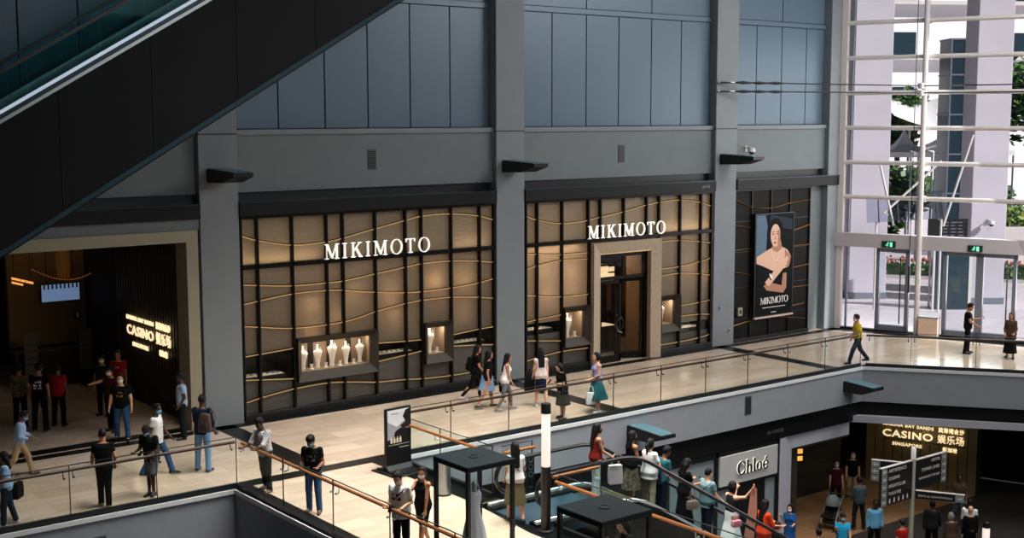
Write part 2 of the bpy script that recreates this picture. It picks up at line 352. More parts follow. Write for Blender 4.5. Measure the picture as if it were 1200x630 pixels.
# ------------------------------------------------------------------ lower level
LZ = -5.2
struct('floor_lower', MB().poly([(-24, -6.4), (-24, -40), (50, -40), (50, 14), (27, 14), (25.1, -6.4)], LZ-.2, LZ), M_CARPET, label='dark carpet of the lower level', cat='floor')
struct('floor_lower.001', MB().poly([(-24, 14), (-24, -6.4), (25.1, -6.4), (27, 14)], LZ-.2, LZ), M_LOWFL, label='brown stone floor in front of the lower casino entrance', cat='floor')
b = MB(); yp = EDGE+.3
b.box(-24, 10.9, yp, yp+.2, LZ, zf)
b.box(10.9, 15.65, yp+.02, yp+.2, -1.9, zf)
struct('wall_lower', b, mat('dark_bronze_cladding', (40, 37, 33), .5), label='dark cladding between the slab and the lower shops', cat='wall')
b = MB(); b.box(-24, TURN[0], yp-.14, yp, -1.82, zf+.02); b.poly([eo(0, .17), eo(14, .17), eo(14, .3), (TURN[0], yp)], -1.66, zf+.02)
struct('trim_6', b, M_HEAD, label='black shutter header over the lower shops', cat='header beam')
b = MB(); b.bbox(15.66, 15.98, yp-.12, yp+.3, LZ, -1.84, .012); b.bbox(15.98, 16.3, yp-.05, yp+.3, LZ, -1.84, .01); b.box(16.3, TURN[0]-.3, yp-.05, yp+.3, -2.28, -1.84)
b.poly([(TURN[0]-.3, yp-.05), eo(14, .25), eo(14, .6), (TURN[0]-.3, yp+.3)], -1.86, -1.64)
struct('wall_lower.001', b, mat('pale_grey_portal', (176, 176, 184), .5), label='pale grey portal around the lower casino entrance', cat='wall')
b = MB(); b.box(16.3, 16.36, yp-.02, yp+.25, LZ, -2.28); b.box(16.3, TURN[0]-.3, yp-.02, yp+.3, -2.36, -2.28); b.box(16.36, 16.9, yp+.2, yp+2.6, LZ, -2.36)
struct('trim_7', b, mat('dark_olive_reveal', (52, 48, 36), .5), label='dark olive reveal inside the pale portal', cat='reveal')
struct('wall_lower.002', MB().box(16.4, 40, 4, 4.2, LZ, zf), M_DARK, label='dark back wall of the lower casino', cat='wall')
struct('wall_lower.005', MB().box(31, 31.2, -26, 14, LZ-.3, -.2), M_DARK, label='dark wall added at the far right of the lower level to shut out the sky', cat='wall')  # added to close a gap where sky and stray light came through
struct('wall_lower.003', MB().box(19.6, 22.2, -2.7, -2.5, LZ, zf).box(22.2, 27.2, -1.2, -1.0, LZ, zf), mat('dark_relief_wall', (34, 30, 24), .7, bump=1, bscale=3, stretch=(.4, 1, 2), noise=.5, nscale=2), label='dark rippled wall inside the lower casino and a wall added to hide stray light', cat='wall')  # second box is added, only to hide a lit strip of floor
# battened wall with the lower casino sign
WP = (25.2, -6.4)
def wl(s, off=0): return (WP[0]+CD[0]*s+CD[1]*off, WP[1]+CD[1]*s-CD[0]*off)
b = MB().prism([(-4.05, LZ), (.05, LZ), (.05, zf), (-4.05, zf)], (*wl(0), 0), (*CD, 0), (0, 0, 1), (-CD[1]*.15, CD[0]*.15, 0))
o = struct('wall_lower.004', b, mat('shadow_gap_brown', (20, 16, 10), .7), label='battened olive wall carrying the lower casino sign', cat='wall')
b = MB()
for k in range(12):
    s = -4+k*.33; b.prism([(s, LZ), (s+.3, LZ), (s+.3, zf), (s, zf)], (*wl(0), 0), (*CD, 0), (0, 0, 1), (CD[1]*.06, -CD[0]*.06, 0))
struct('battens', b, mat('olive_batten', (112, 100, 70), .5), o)

# ------------------------------------------------------------------ upper casino entrance (left bay)
b = MB()
for x0, x1, z0, z1 in ((-8.2, -1.5, 4.98, 5.28), (-1.5, -1.18, 0, 5.28)): b.box(x0, x1, .0, .7, z0, z1)
struct('trim_8', b, mat('beige_stone_reveal', (150, 144, 122), .6), label='beige stone surround of the casino entrance', cat='door surround')
b = MB().box(-1.12, -1.02, .6, 12.6, 0, 5.1)
o = struct('wall_right', b, mat('casino_black', (10, 9, 8), .8), label='battened dark brown wall inside the casino entrance', cat='wall')
b = MB(); y = .75
while y < 5.7:
    b.box(-1.19, -1.11, y, y+.1, 0, 5.0); y += .19
struct('battens', b, mat('brown_batten', (62, 50, 38), .5), o)
struct('wall_casino_back', MB().box(-24, -1, 12.5, 12.7, 0, 5.1), M_DARK, label='dark back wall of the casino lobby', cat='wall')
struct('wall_casino_tan', MB().box(-3.5, -1.15, 8.6, 8.8, 1.2, 4.2), mat('tan_lobby_wall', (120, 92, 52), .6), label='tan wall panel behind the lobby screen', cat='wall')
struct('ceiling_casino', MB().box(-24, -1, .3, 12.7, 5.1, 5.2), M_DARK, label='black ceiling of the casino lobby', cat='ceiling')
struct('wall_casino_left', MB().box(-24, -23.8, .5, 12.7, 0, 5.1), M_DARK, label='dark side wall of the casino lobby', cat='wall')
lamp('AREA', 'lobby_downlights', (-5, 6, 4.9), 6, (1, .78, .5), target=(-5, 6, 0), size=5)
lamp('AREA', 'lobby_wall_washer', (-2.2, 7.9, 4.8), 2, (1, .75, .4), target=(-2.2, 8.6, 2.6), size=2, size_y=.3)
lamp('AREA', 'lower_entrance_downlights', (20.5, -3.8, -1.3), 22, (1, .78, .5), target=(20.8, -4.5, -5), size=2.5)
lamp('AREA', 'lower_wall_washer', (23.2, -5.4, -1.3), 14, (1, .82, .5), target=(24.6, -5.2, -4.5), size=2)
WAVE1=[[(0.08,5.08),(0.50,4.94),(1.57,4.74),(2.66,4.76),(3.18,4.83),(3.94,4.98),(5.30,5.23),(5.85,5.32),(6.86,5.34),(7.94,5.23),(8.48,5.09)],
[(0.08,3.76),(1.54,3.62),(2.63,3.61),(3.16,3.62),(4.22,3.74),(5.28,3.86),(5.84,3.92),(6.85,3.93),(7.93,3.85),(8.47,3.78)],
[(0.07,3.23),(1.53,3.39),(2.63,3.40),(3.15,3.36),(3.91,3.25),(5.27,3.11),(5.83,3.09),(6.84,3.11),(7.93,3.18),(8.47,3.26)],
[(0.08,2.64),(1.56,2.44),(2.63,2.43),(3.21,2.46),(3.78,2.55),(4.29,2.66),(5.26,2.79),(5.82,2.83),(6.84,2.83),(7.93,2.74),(8.47,2.66)],
[(0.07,1.81),(0.58,1.83),(1.60,1.88)],
[(4.28,1.72),(5.26,1.67),(5.87,1.65)],
[(6.96,1.68),(7.94,1.75),(8.49,1.77)],
[(0.07,1.17),(0.59,1.12),(1.63,1.02)],
[(4.30,1.18),(5.26,1.26),(5.87,1.32)],
[(6.96,1.33),(7.94,1.26),(8.48,1.21)],
[(0.06,0.54),(0.57,0.63),(1.57,0.74),(2.60,0.77),(3.18,0.72),(3.87,0.63),(4.24,0.58),(5.25,0.53),(5.79,0.48),(6.86,0.44),(7.62,0.45),(8.46,0.48)]]
WAVE2=[[(9.76,5.15),(10.14,5.01),(11.10,4.83),(12.11,4.84),(12.58,4.90),(13.93,5.07),(14.98,5.25),(15.56,5.31),(16.57,5.35),(17.61,5.23),(18.12,5.09)],
[(9.76,3.95),(11.10,3.83),(12.35,3.81)],
[(15.54,3.97),(16.58,3.95),(17.62,3.85),(18.18,3.77)],
[(9.76,3.45),(10.15,3.52),(11.10,3.63),(12.35,3.61)],
[(15.56,3.03),(16.59,3.04),(17.64,3.15),(18.19,3.24)],
[(9.77,2.64),(10.17,2.58),(11.26,2.46),(12.40,2.44)],
[(15.56,2.78),(16.60,2.81),(17.65,2.71),(18.20,2.62)],
[(9.77,1.77),(10.17,1.81),(11.27,1.88)],
[(16.62,1.66),(17.67,1.70),(18.23,1.74)],
[(9.77,1.18),(11.27,1.02)],
[(16.63,1.30),(17.68,1.27),(18.24,1.21)],
[(9.77,0.52),(10.17,0.58),(11.27,0.67),(12.41,0.66)],
[(15.60,0.39),(16.65,0.39),(17.70,0.44),(18.26,0.51)]]
WAVE3=[[(19.38,5.22),(20.31,4.91),(21.38,4.83),(22.43,4.98),(23.53,5.05)],
[(19.40,4.30),(20.27,4.16)],
[(22.51,3.92),(23.57,4.11)],
[(19.43,3.39),(20.29,3.41)],
[(22.53,3.35),(23.60,3.36)],
[(19.45,2.60),(20.32,2.44)],
[(22.56,2.53),(23.63,2.61)],
[(22.59,1.79),(23.66,1.79)],
[(19.41,0.64),(20.33,0.74),(21.31,0.79),(22.37,0.68),(23.42,0.52)],
[(22.50,1.08),(23.35,1.13)]]
# ------------------------------------------------------------------ the jewellery shopfronts
M_LIT = lit_panel('backlit_bronze_panel', (150, 137, 118), .52, .5)
M_LOW = lit_panel('rippled_dark_glass', (96, 92, 84), .3, .8)
M_DIM = mat('dim_bronze_panel', (15, 14, 11), .6, spec=.15)
M_GOLD = mat('gold_light_strip', (220, 184, 130), .3, metal=.5, emit=(255, 206, 140), estr=.42)
M_GOLDD = mat('gold_strip', (150, 104, 48), .3, metal=.8)
M_STONE = mat('beige_portal_stone', (176, 158, 134), .5, noise=.08, nscale=14)
M_NICHE = mat('dark_bronze_stone', (52, 46, 38), .5, spec=.3, noise=.1, nscale=12)
M_NICHEIN = mat('niche_lining', (150, 128, 104), .5)
M_CREAM = mat('cream_display_form', (236, 222, 204), .5)
M_PEARL = mat('pearl_necklace', (250, 246, 240), .2)
M_SIGN = mat('white_lit_letter', (255, 252, 246), .4, emit=(255, 250, 240), estr=.7)
M_SHOPIN = mat('warm_shop_wall', (188, 150, 112), .6)
M_SHOPDK = mat('dark_shop_fitting', (40, 32, 26), .4)

def wave_z(w, x):
    return float(np.interp(x, [p[0] for p in w], [p[1] for p in w]))
def smooth_wave(w):
    if len(w) < 3: return w
    out = []
    for i in range(len(w)-1):
        p0, p1, p2, p3 = w[max(i-1, 0)], w[i], w[i+1], w[min(i+2, len(w)-1)]
        for k in range(5):
            u = k/5; d = p2[0]-p1[0]
            m1 = (p2[1]-p0[1])/max(1e-3, p2[0]-p0[0])*d; m2 = (p3[1]-p1[1])/max(1e-3, p3[0]-p1[0])*d
            out.append((p1[0]+u*d, (2*u**3-3*u*u+1)*p1[1]+(u**3-2*u*u+u)*m1+(-2*u**3+3*u*u)*p2[1]+(u**3-u*u)*m2))
    return out+[w[-1]]
PY = .12                                                     # plane of the panels
def panel_piece(root, xa, xb, lo, hi, m):
    xs = [xa+(xb-xa)*k/4 for k in range(5)]
    f = lambda c, x: c if isinstance(c, (int, float)) else wave_z(c, x)
    MB().add([(x, PY, f(lo, x)) for x in xs]+[(x, PY, f(hi, x)) for x in xs], [(k, k+1, k+6, k+5) for k in range(4)]).build('glass_panel', m, root)
def strip_wave(root, w, m, y=PY-.05):
    p = smooth_wave(w)
    o = MB().tube([(x, y, z) for x, z in p], .035, 6, ry=.014).build('wave_fin', M_DKMETAL, root)
    MB().tube([(x, y+.01, z-.03) for x, z in p], .03, 6, ry=.013).build('light_strip', m, o)
def mullions(root, xs, z0, z1, wd=.034):
    for x in xs: MB().bbox(x-wd, x+wd, .0, PY+.06, z0, z1, .008).build('mullion', M_DKMETAL, root)
def niche(root, x0, x1, z0, z1, bd=.17, bb=.24, power=6):
    X0, X1, Z0, Z1 = x0+bd, x1-bd, z0+bb, z1-bd
    o, i, yo, yi = [(x0, z0), (x1, z0), (x1, z1), (x0, z1)], [(X0, Z0), (X1, Z0), (X1, Z1), (X0, Z1)], -.1, .06
    b = MB(); vs = [(x, PY+.04, z) for x, z in o]+[(x, yo, z) for x, z in o]+[(x, yi, z) for x, z in i]+[(x, PY+.04, z) for x, z in i]; fs = []
    for r in range(3): fs += [(r*4+k, r*4+(k+1) % 4, r*4+4+(k+1) % 4, r*4+4+k) for k in range(4)]
    n = b.add(vs, fs).build('niche_frame', M_NICHE, root)
    y2 = .62; b = MB()
    b.box(X0-.02, X1+.02, PY+.02, y2, Z0-.03, Z0); b.box(X0-.02, X1+.02, PY+.02, y2, Z1, Z1+.03); b.box(X0-.03, X0, PY+.02, y2, Z0, Z1); b.box(X1, X1+.03, PY+.02, y2, Z0, Z1); b.box(X0-.02, X1+.02, y2, y2+.03, Z0, Z1)
    b.build('niche_lining', M_NICHEIN, n)
    lamp('AREA', 'niche_light', ((X0+X1)/2, .22, Z1-.02), power, (1, .88, .72), target=((X0+X1)/2, .36, Z0), size=X1-X0-.1, size_y=.12)
    return X0, X1, Z0, Z1
def bust_mesh():
    # neck-and-shoulder display form, lofted from a narrow foot
    prof = [(0, .075, .05), (.02, .08, .055), (.1, .06, .05), (.3, .085, .055), (.42, .125, .07), (.5, .145, .07), (.535, .12, .06), (.565, .06, .045), (.6, .034, .034), (.69, .03, .03), (.70, .034, .034), (.712, .015, .015)]
    vs = []; n = 16
    for z, a, c in prof:
        for j in range(n):
            t = 2*math.pi*j/n; vs.append((a*math.cos(t), c*math.sin(t)-(.03 if .2 < z < .58 else .0), z))
    k = len(prof); return MB().add(vs, [(i*n+j, i*n+(j+1) % n, (i+1)*n+(j+1) % n, (i+1)*n+j) for i in range(k-1) for j in range(n)]+[tuple(range(n-1, -1, -1)), tuple(range((k-1)*n, k*n))])
def bust(x, y, z, label, s=1.0, group=None, m=None, rz=0):
    t = thing('necklace_bust', label, 'display bust', (x, y, z), rz, group); t.scale = (s, s, s)
    bust_mesh().build('bust_form', m or M_CREAM, t, smooth=True)
    path = [(math.sin(a)*.075, -.085-.03*math.cos(a)*.3-.02, .55-.09*math.cos(a)*.9+.02) for a in [R(-150+300*i/14) for i in range(15)]]
    MB().tube(path, .008, 6).build('necklace', M_PEARL if m is None else M_STEEL, t)
    return t
def jewel_box(x, y, z, s, label, group):
    t = thing('jewel_stand', label, 'jewellery stand', (x, y, z), 0, group)
    MB().lathe([(s*.5, 0), (s*.5, s*.12), (s*.3, s*.2), (s*.32, s*.9), (s*.42, s*1.0), (s*.42, s*1.06)], n=14).build('pedestal', M_CREAM, t, smooth=True)
    MB().tube([(s*.3*math.cos(a), s*.3*math.sin(a), s*1.1) for a in [2*math.pi*i/12 for i in range(12)]], s*.06, 6, closed=True).build('ring', M_STEEL, t)
def window_band(root, x0, x1, lo, hi, label, mulls=()):
    zl, zh = min(wave_z(lo, x0), wave_z(lo, x1)), max(wave_z(hi, x0), wave_z(hi, x1))
    b = MB(); y2 = 1.0
    b.box(x0, x1, PY+.05, y2, zl-.06, zl-.03); b.box(x0, x1, PY+.05, y2, zh+.03, zh+.06); b.box(x0-.02, x0, PY+.05, y2, zl-.05, zh+.05); b.box(x1, x1+.02, PY+.05, y2, zl-.05, zh+.05); b.box(x0, x1, y2, y2+.03, zl-.05, zh+.05)
    o = b.build('backlight_blocker', M_SHOPDK, root)  # dark box added so the cavity backlight stays out of the clear band
    xs = [x0+(x1-x0)*k/4 for k in range(5)]
    MB().prism([(x, wave_z(lo, x)) for x in xs]+[(x, wave_z(hi, x)) for x in xs[::-1]], (0, PY+.02, 0), (1, 0, 0), (0, 0, 1), (0, -.01, 0)).build('window_glass', M_GLASS, o)
    tr = thing('jewellery_tray', label, 'display tray', ((x0+x1)/2, .5, zl-.03)); r2 = random.Random(int(x0*100))
    wd = min(.62, (x1-x0)*.42)
    MB().bbox(-wd, wd, -.22, .22, 0, .14, .01).build('tray_base', M_SHOPDK, tr)
    MB().bbox(-wd+.04, wd-.04, -.19, .19, .141, .16, .004).build('tray_cushion', M_CREAM, tr)
    for k in range(7):
        cx = -wd+.12+k*(2*wd-.24)/6; MB().tube([(cx+.04*math.cos(a), r2.uniform(-.02, .02)+.05*math.sin(a), .17) for a in [2*math.pi*i/8 for i in range(8)]], .01, 5, closed=True).build('bracelet', M_STEEL, tr)
    lamp('AREA', 'tray_light', ((x0+x1)/2, .5, zh), 1.6, (1, .85, .65), target=((x0+x1)/2, .5, zl), size=.5, size_y=.2)

def glyph(mb, ch, x, s, w=.16, hair=.05, d=.05, mi=0):
    # serif capitals drawn from strokes on a 1-high grid; returns the advance
    def rect(x0, z0, x1, z1): mb.prism([(x+x0*s, z0*s), (x+x1*s, z0*s), (x+x1*s, z1*s), (x+x0*s, z1*s)], (0, 0, 0), (1, 0, 0), (0, 0, 1), (0, -d, 0), mi)
    def quad(*p): mb.prism([(x+a*s, c*s) for a, c in p], (0, 0, 0), (1, 0, 0), (0, 0, 1), (0, -d, 0), mi)
    def serif(cx, z, up=1, hw=.17): rect(cx-hw, min(z, z+.05*up), cx+hw, max(z, z+.05*up))
    def ring(cx, cz, rx, rz, tx, tz, a0=0, a1=360, n=28):
        for i in range(n):
            a, b2 = R(a0+(a1-a0)*i/n), R(a0+(a1-a0)*(i+1)/n)
            quad((cx+rx*math.cos(a), cz+rz*math.sin(a)), (cx+rx*math.cos(b2), cz+rz*math.sin(b2)), (cx+(rx-tx)*math.cos(b2), cz+(rz-tz)*math.sin(b2)), (cx+(rx-tx)*math.cos(a), cz+(rz-tz)*math.sin(a)))
    if ch == 'I': rect(.17-w/2+.02, 0, .17+w/2+.02, 1); serif(.19, 0); serif(.19, .95); return .46
    if ch == 'M':
        serif(.15, 0, hw=.14); rect(.15-hair/2, 0, .15+hair/2, 1); quad((.08, 1), (.27, 1), (.62, .05), (.52, .05)); quad((.94, 1), (.86, 1), (.52, .05), (.58, .05))
        rect(.92-w/2, 0, .92+w/2, 1); serif(.92, 0, hw=.17); serif(.96, .95, hw=.13); serif(.1, .95, hw=.1); return 1.16
    if ch == 'K':
        rect(.19-w/2, 0, .19+w/2, 1); serif(.19, 0); serif(.19, .95); quad((.27, .42), (.27, .5), (.68, 1), (.76, 1)); quad((.38, .56), (.5, .64), (.86, 0), (.66, 0)); serif(.72, .95, hw=.14); serif(.78, 0, hw=.15); return .98
    if ch == 'O': ring(.5, .5, .47, .53, w, hair+.02); return 1.06
    if ch == 'T': rect(.4-w/2, 0, .4+w/2, 1); serif(.4, 0); rect(.02, .94, .78, 1); quad((.02, .76), (.06, .76), (.1, .96), (.02, .96)); quad((.78, .76), (.74, .76), (.7, .96), (.78, .96)); return .86
    if ch == 'C': ring(.5, .5, .47, .53, w, hair+.03, 42, 318); rect(.80, .66, .86, .92); rect(.82, .12, .86, .3); return .96
    if ch == 'h': rect(.12, 0, .12+w, 1.05); ring(.42, .42, .26, .26, w, hair+.05, 0, 180, 14); rect(.68-w, 0, .68, .42); serif(.2, 0, hw=.12); serif(.6, 0, hw=.12); rect(.06, 1.0, .2, 1.05); return .8
    if ch == 'l': rect(.1, 0, .1+w, 1.05); serif(.18, 0, hw=.13); rect(.04, 1.0, .2, 1.05); return .38
    if ch == 'o': ring(.34, .34, .31, .36, w*.85, hair+.03); return .74
    if ch in 'eé':
        ring(.34, .34, .31, .36, w*.85, hair+.03, 25, 330); rect(.1, .34, .62, .34+hair+.01)
        ring(.34, .34, .31, .36, w*.7, hair+.03, 0, 30, 4)
        if ch == 'é': quad((.3, .78), (.38, .76), (.56, .98), (.42, .98))
        return .72
    return .5
def shop_sign(x0, x1, z0, h, label):
    t = thing('shop_sign', label, 'shop sign', (x0, -.05, z0))
    adv = [glyph(MB(), c, 0, 1) for c in 'MIKIMOTO']; gap = ((x1-x0)/h-sum(adv))/7; x = 0
    for c, a in zip('MIKIMOTO', adv):
        b = MB(); glyph(b, c, x, h, w=.11, hair=.03); o = b.build('letter', M_SIGN, t); x += (a+gap)*h
    b = MB().box(-.05, x1-x0+.05, .035, .05, -.03, .0)
    b.build('mounting_rail', M_DKMETAL, t)
    return t

# --- left shopfront
s1 = thing('shopfront', 'bronze glass shopfront of five lit necklace busts, between the first two columns', 'shopfront', (0, 0, 0))
C1 = [.05, .53, 1.58, 2.65, 3.17, 4.24, 5.27, 5.83, 6.9, 7.96, 8.51]
MB().bbox(.03, 8.55, -.02, .2, 0, .2, .01).build('plinth', M_BLACK, s1)
MB().bbox(.03, 8.55, .0, PY+.08, 4.14, 4.26, .008).build('rail', M_DKMETAL, s1)
MB().bbox(.03, 8.55, .0, PY+.08, 5.5, 5.58, .008).build('rail', M_DKMETAL, s1)
for i in range(10):
    xa, xb = C1[i], C1[i+1]
    panel_piece(s1, xa, xb, 4.2, 5.54, M_LIT)
    if i in (0, 1): lo, hi = WAVE1[7], WAVE1[4]
    elif i in (5, 6): lo, hi = WAVE1[8], WAVE1[5]
    elif i in (8, 9): lo, hi = WAVE1[9], WAVE1[6]
    elif i in (2, 3, 4): lo, hi = .95, 2.08
    else: lo, hi = .95, 2.08
    panel_piece(s1, xa, xb, hi, 4.2, M_LIT); panel_piece(s1, xa, xb, .18, lo, M_LOW)
mullions(s1, [C1[k] for k in (0, 1, 2, 5, 6, 7, 8, 9, 10)], .18, 5.54)
for x in (2.65, 3.17):
    mullions(s1, [x], 2.1, 5.54); mullions(s1, [x], .18, .92)
for w_ in WAVE1: strip_wave(s1, w_, M_GOLD)
window_band(s1, .1, 1.54, WAVE1[7], WAVE1[4], 'jewellery tray in the low window left of the long lit niche')
window_band(s1, 4.29, 5.79, WAVE1[8], WAVE1[5], 'jewellery tray in the low window between the long niche and the small niche')
window_band(s1, 6.95, 8.47, WAVE1[9], WAVE1[6], 'jewellery tray in the low window right of the single-bust niche, by the second column')
X0, X1, Z0, Z1 = niche(s1, 1.63, 4.22, .9, 2.12, power=16)
MB().box(X0, X1, .44, .5, Z0, Z0+.001).build('niche_floor', M_NICHEIN, s1)
for k, nm in enumerate(('leftmost', 'second from the left', 'middle', 'fourth from the left', 'rightmost')):
    bust(X0+.2+k*.46, .34, Z0+.01, 'cream necklace bust, %s of five in the long lit niche' % nm, 1.06 if k == 2 else .94, 'busts in the long niche', rz=R(-8))
for k in range(4): jewel_box(X0+.43+k*.46, .28, Z0+.01, .13, 'small cream ring stand %s in the long niche' % ('between the first and second bust', 'between the second and third bust', 'between the third and fourth bust', 'between the fourth and fifth bust')[k], 'ring stands in the long niche')
for k in range(3): MB().box(X0+.5+k*.62, X0+.66+k*.62, .58, .61, Z0, Z1).build('niche_back_bar', M_SHOPDK, s1)
X0, X1, Z0, Z1 = niche(s1, 5.88, 6.87, .9, 2.12, power=7)
bust((X0+X1)/2-.1, .34, Z0+.01, 'single cream necklace bust in the small niche of the left shopfront', 1.05)
jewel_box(X1-.17, .3, Z0+.01, .14, 'small cream ring stand beside the single bust in the left shopfront', None)
shop_sign(2.52, 6.08, 4.26, .42, 'white lit MIKIMOTO letters on the left shopfront')
# cavity with the lamps behind the panels
M_CAV = mat('cavity_paint', (170, 150, 124), .8)
def cavity(x0, x1, name_label):
    b = MB(); b.box(x0, x1, 1.5, 1.55, .1, 5.6); b.box(x0, x0+.02, .2, 1.5, .1, 5.6); b.box(x1-.02, x1, .2, 1.5, .1, 5.6); b.box(x0, x1, .2, 1.5, 5.56, 5.6)
    struct('wall_back', b, M_CAV, label=name_label, cat='wall')
cavity(.02, 8.56, 'lit cavity wall behind the left shopfront panels')
WARM = (1, .83, .64)
lamp('AREA', 'panel_backlight', (4.3, 1.4, 4.0), 50, WARM, target=(4.3, 0, 3.7), size=8.2, size_y=3)
lamp('AREA', 'rail_uplight', (1.25, .3, 4.26), 16, (1, .72, .42), target=(1.25, .2, 5.5), size=2.3, size_y=.1)
lamp('AREA', 'rail_uplight', (7.7, .34, 4.26), 8, (1, .72, .46), target=(7.7, .2, 5.5), size=1.2, size_y=.1)
for x, z, e in ((2.2, 3.0, 2.2), (3.55, 3.2, 2.0), (4.75, 3.1, 2.4), (6.35, 3.35, 3.6), (7.45, 3.3, 3.0), (4.9, 2.4, 1.6), (3.0, 2.6, 1.4), (2.15, 2.25, 1.6), (7.4, 2.3, 1.2)):
    lamp('POINT', 'panel_spot', (x, .42, z), e*3.2, (1, .64, .36), radius=.06)

# --- shopfront with the door
s2 = thing('shopfront', 'bronze glass shopfront with a stone door portal, between the second and third column', 'shopfront', (SP, 0, 0))
def rel(mbobj): mbobj.location.x -= SP; return mbobj
base_n = len(col.objects)
C2u = [9.76, 10.22, 11.25, 12.36, 12.89, 13.93, 14.98, 15.57, 16.59, 17.62, 18.16]
MB().bbox(9.71, 12.46, -.02, .2, 0, .2, .01).build('plinth', M_BLACK, s2); MB().bbox(15.52, 18.22, -.02, .2, 0, .2, .01).build('plinth', M_BLACK, s2)
MB().bbox(9.71, 18.22, .0, PY+.08, 4.12, 4.24, .008).build('rail', M_DKMETAL, s2)
MB().bbox(9.71, 18.22, .0, PY+.08, 5.5, 5.58, .008).build('rail', M_DKMETAL, s2)
for i in range(10): panel_piece(s2, C2u[i], C2u[i+1], 4.2, 5.54, M_LIT)
for xa, xb, lo, hi in ((9.76, 10.22, WAVE2[10], WAVE2[8]), (10.22, 11.25, WAVE2[10], WAVE2[8]), (11.25, 12.45, .85, 2.03), (15.54, 16.59, .85, 2.0), (16.59, 17.62, WAVE2[11], WAVE2[9]), (17.62, 18.16, WAVE2[11], WAVE2[9])):
    panel_piece(s2, xa, xb, hi, 4.2, M_LIT); panel_piece(s2, xa, xb, .18, lo, M_LOW)
mullions(s2, C2u, 4.2, 5.54); mullions(s2, [9.76, 10.22, 11.25, 12.42, 15.57, 16.59, 17.62, 18.16], .18, 4.2)
for w_ in WAVE2: strip_wave(s2, w_, M_GOLD)
window_band(s2, 9.81, 11.2, WAVE2[10], WAVE2[8], 'jewellery tray in the low window left of the shop door')
window_band(s2, 16.64, 18.11, WAVE2[11], WAVE2[9], 'jewellery tray in the low window at the right end of the door shopfront')
X0, X1, Z0, Z1 = niche(s2, 11.29, 12.38, .78, 2.07, power=6)
bust((X0+X1)/2-.12, .34, Z0+.01, 'cream necklace bust in the niche left of the shop door', 1.1)
jewel_box(X1-.2, .3, Z0+.01, .16, 'cream ring stand beside the bust left of the shop door', None)
X0, X1, Z0, Z1 = niche(s2, 15.62, 16.56, .8, 2.05, power=7)
bust((X0+X1)/2-.1, .34, Z0+.01, 'pale pink necklace bust in the niche right of the shop door', 1.05, m=mat('pale_pink_form', (226, 190, 178), .5))
# stone portal and glass door
b = MB()
vs = []
o_, i_ = [(12.45, 0), (12.45, 4.08), (15.52, 4.08), (15.52, 0)], [(12.8, 0), (12.8, 3.72), (15.1, 3.72), (15.1, 0)]
vs = [(x, .14, z) for x, z in o_]+[(x, -.16, z) for x, z in o_]+[(x, -.08, z) for x, z in i_]+[(x, .5, z) for x, z in i_]
po = b.add(vs, [(r*4+k, r*4+k+1, r*4+5+k, r*4+4+k) for r in range(3) for k in range(3)]).build('door_portal', M_STONE, s2)
MB().box(12.78, 15.12, -.06, -.02, 3.69, 3.73).build('portal_light_line', M_GOLD, po)
b = MB(); b.box(12.8, 12.95, .1, .25, 0, 3.7); b.box(14.95, 15.1, .1, .25, 0, 3.7); b.box(12.8, 15.1, .1, .25, 3.55, 3.7); b.box(12.8, 15.1, .1, .22, 2.8, 2.9); b.box(13.98, 14.04, .12, .2, 2.9, 3.56)
df = b.build('door_frame', M_DKMETAL, s2)
MB().box(12.95, 14.95, .15, .16, 2.9, 3.55).build('transom_glass', M_GLASS, df)
def leaf(hx, sgn, ang):
    b = MB(); L = .98
    b.box(0, .1, -.03, .03, .02, 2.78); b.box(L-.1, L, -.03, .03, .02, 2.78); b.box(0, L, -.03, .03, .02, .24); b.box(0, L, -.03, .03, 2.66, 2.78)
    if sgn < 0: b.v = [(-x, y, z) for x, y, z in b.v]; b.f = [f[::-1] for f in b.f]
    o = b.build('door_leaf', M_DKMETAL, s2, loc=(hx, .17, 0), rz=R(ang))
    MB().box(*sorted((sgn*.1, sgn*.88)), -.005, .005, .24, 2.66).build('leaf_glass', M_GLASS, o)
    pts = [(sgn*(L-.02-.26*math.sin(R(a))), -.09, 1.25+.26*math.cos(R(a))) for a in range(0, 181, 15)]
    MB().tube(pts, .028, 8).cyl((sgn*(L-.05), -.09, 1.5), (sgn*(L-.05), 0, 1.5), .015).cyl((sgn*(L-.05), -.09, 1.0), (sgn*(L-.05), 0, 1.0), .015).build('half_ring_handle', mat('dark_chrome', (90, 84, 78), .2, metal=1), o)
leaf(12.96, 1, 0); leaf(14.94, -1, -24)
for o in list(col.objects)[base_n:]:
    if o.parent is s2: o.location.x -= SP
# showroom behind the door
b = MB(); b.box(12.3, 18.6, 4.0, 4.05, 0, 4.4); b.box(12.3, 12.4, .5, 4.0, 0, 4.4); b.box(15.5, 15.55, .5, 1.6, 0, 4.4); b.box(15.5, 18.6, 1.57, 1.6, 0, 4.4); b.box(18.5, 18.6, 1.6, 4.0, 0, 4.4); b.box(12.3, 18.6, .5, 4.0, 4.0, 4.1)
struct('wall_showroom', b, M_SHOPIN, label='warm beige wall inside the jewellery shop', cat='wall')
b = MB()
for x in (13.4, 15.2, 16.2, 17.0): b.box(x, x+.32, 3.7, 3.98, 0, 3.9)
b.box(15.4, 18.4, 3.6, 3.98, 0, 1.0); b.box(16.52, 18.4, 3.8, 3.98, 2.6, 3.9)
struct('wall_showroom.001', b, M_SHOPDK, label='dark fitted uprights inside the jewellery shop', cat='wall fitting')
lamp('POINT', 'showroom_lamp', (14.6, 2.2, 3.5), 26, (1, .8, .6), radius=.2)
t = thing('display_counter', 'dark jewellery counter with a lit glass top inside the shop door', 'counter', (14.35, 1.95, 0))
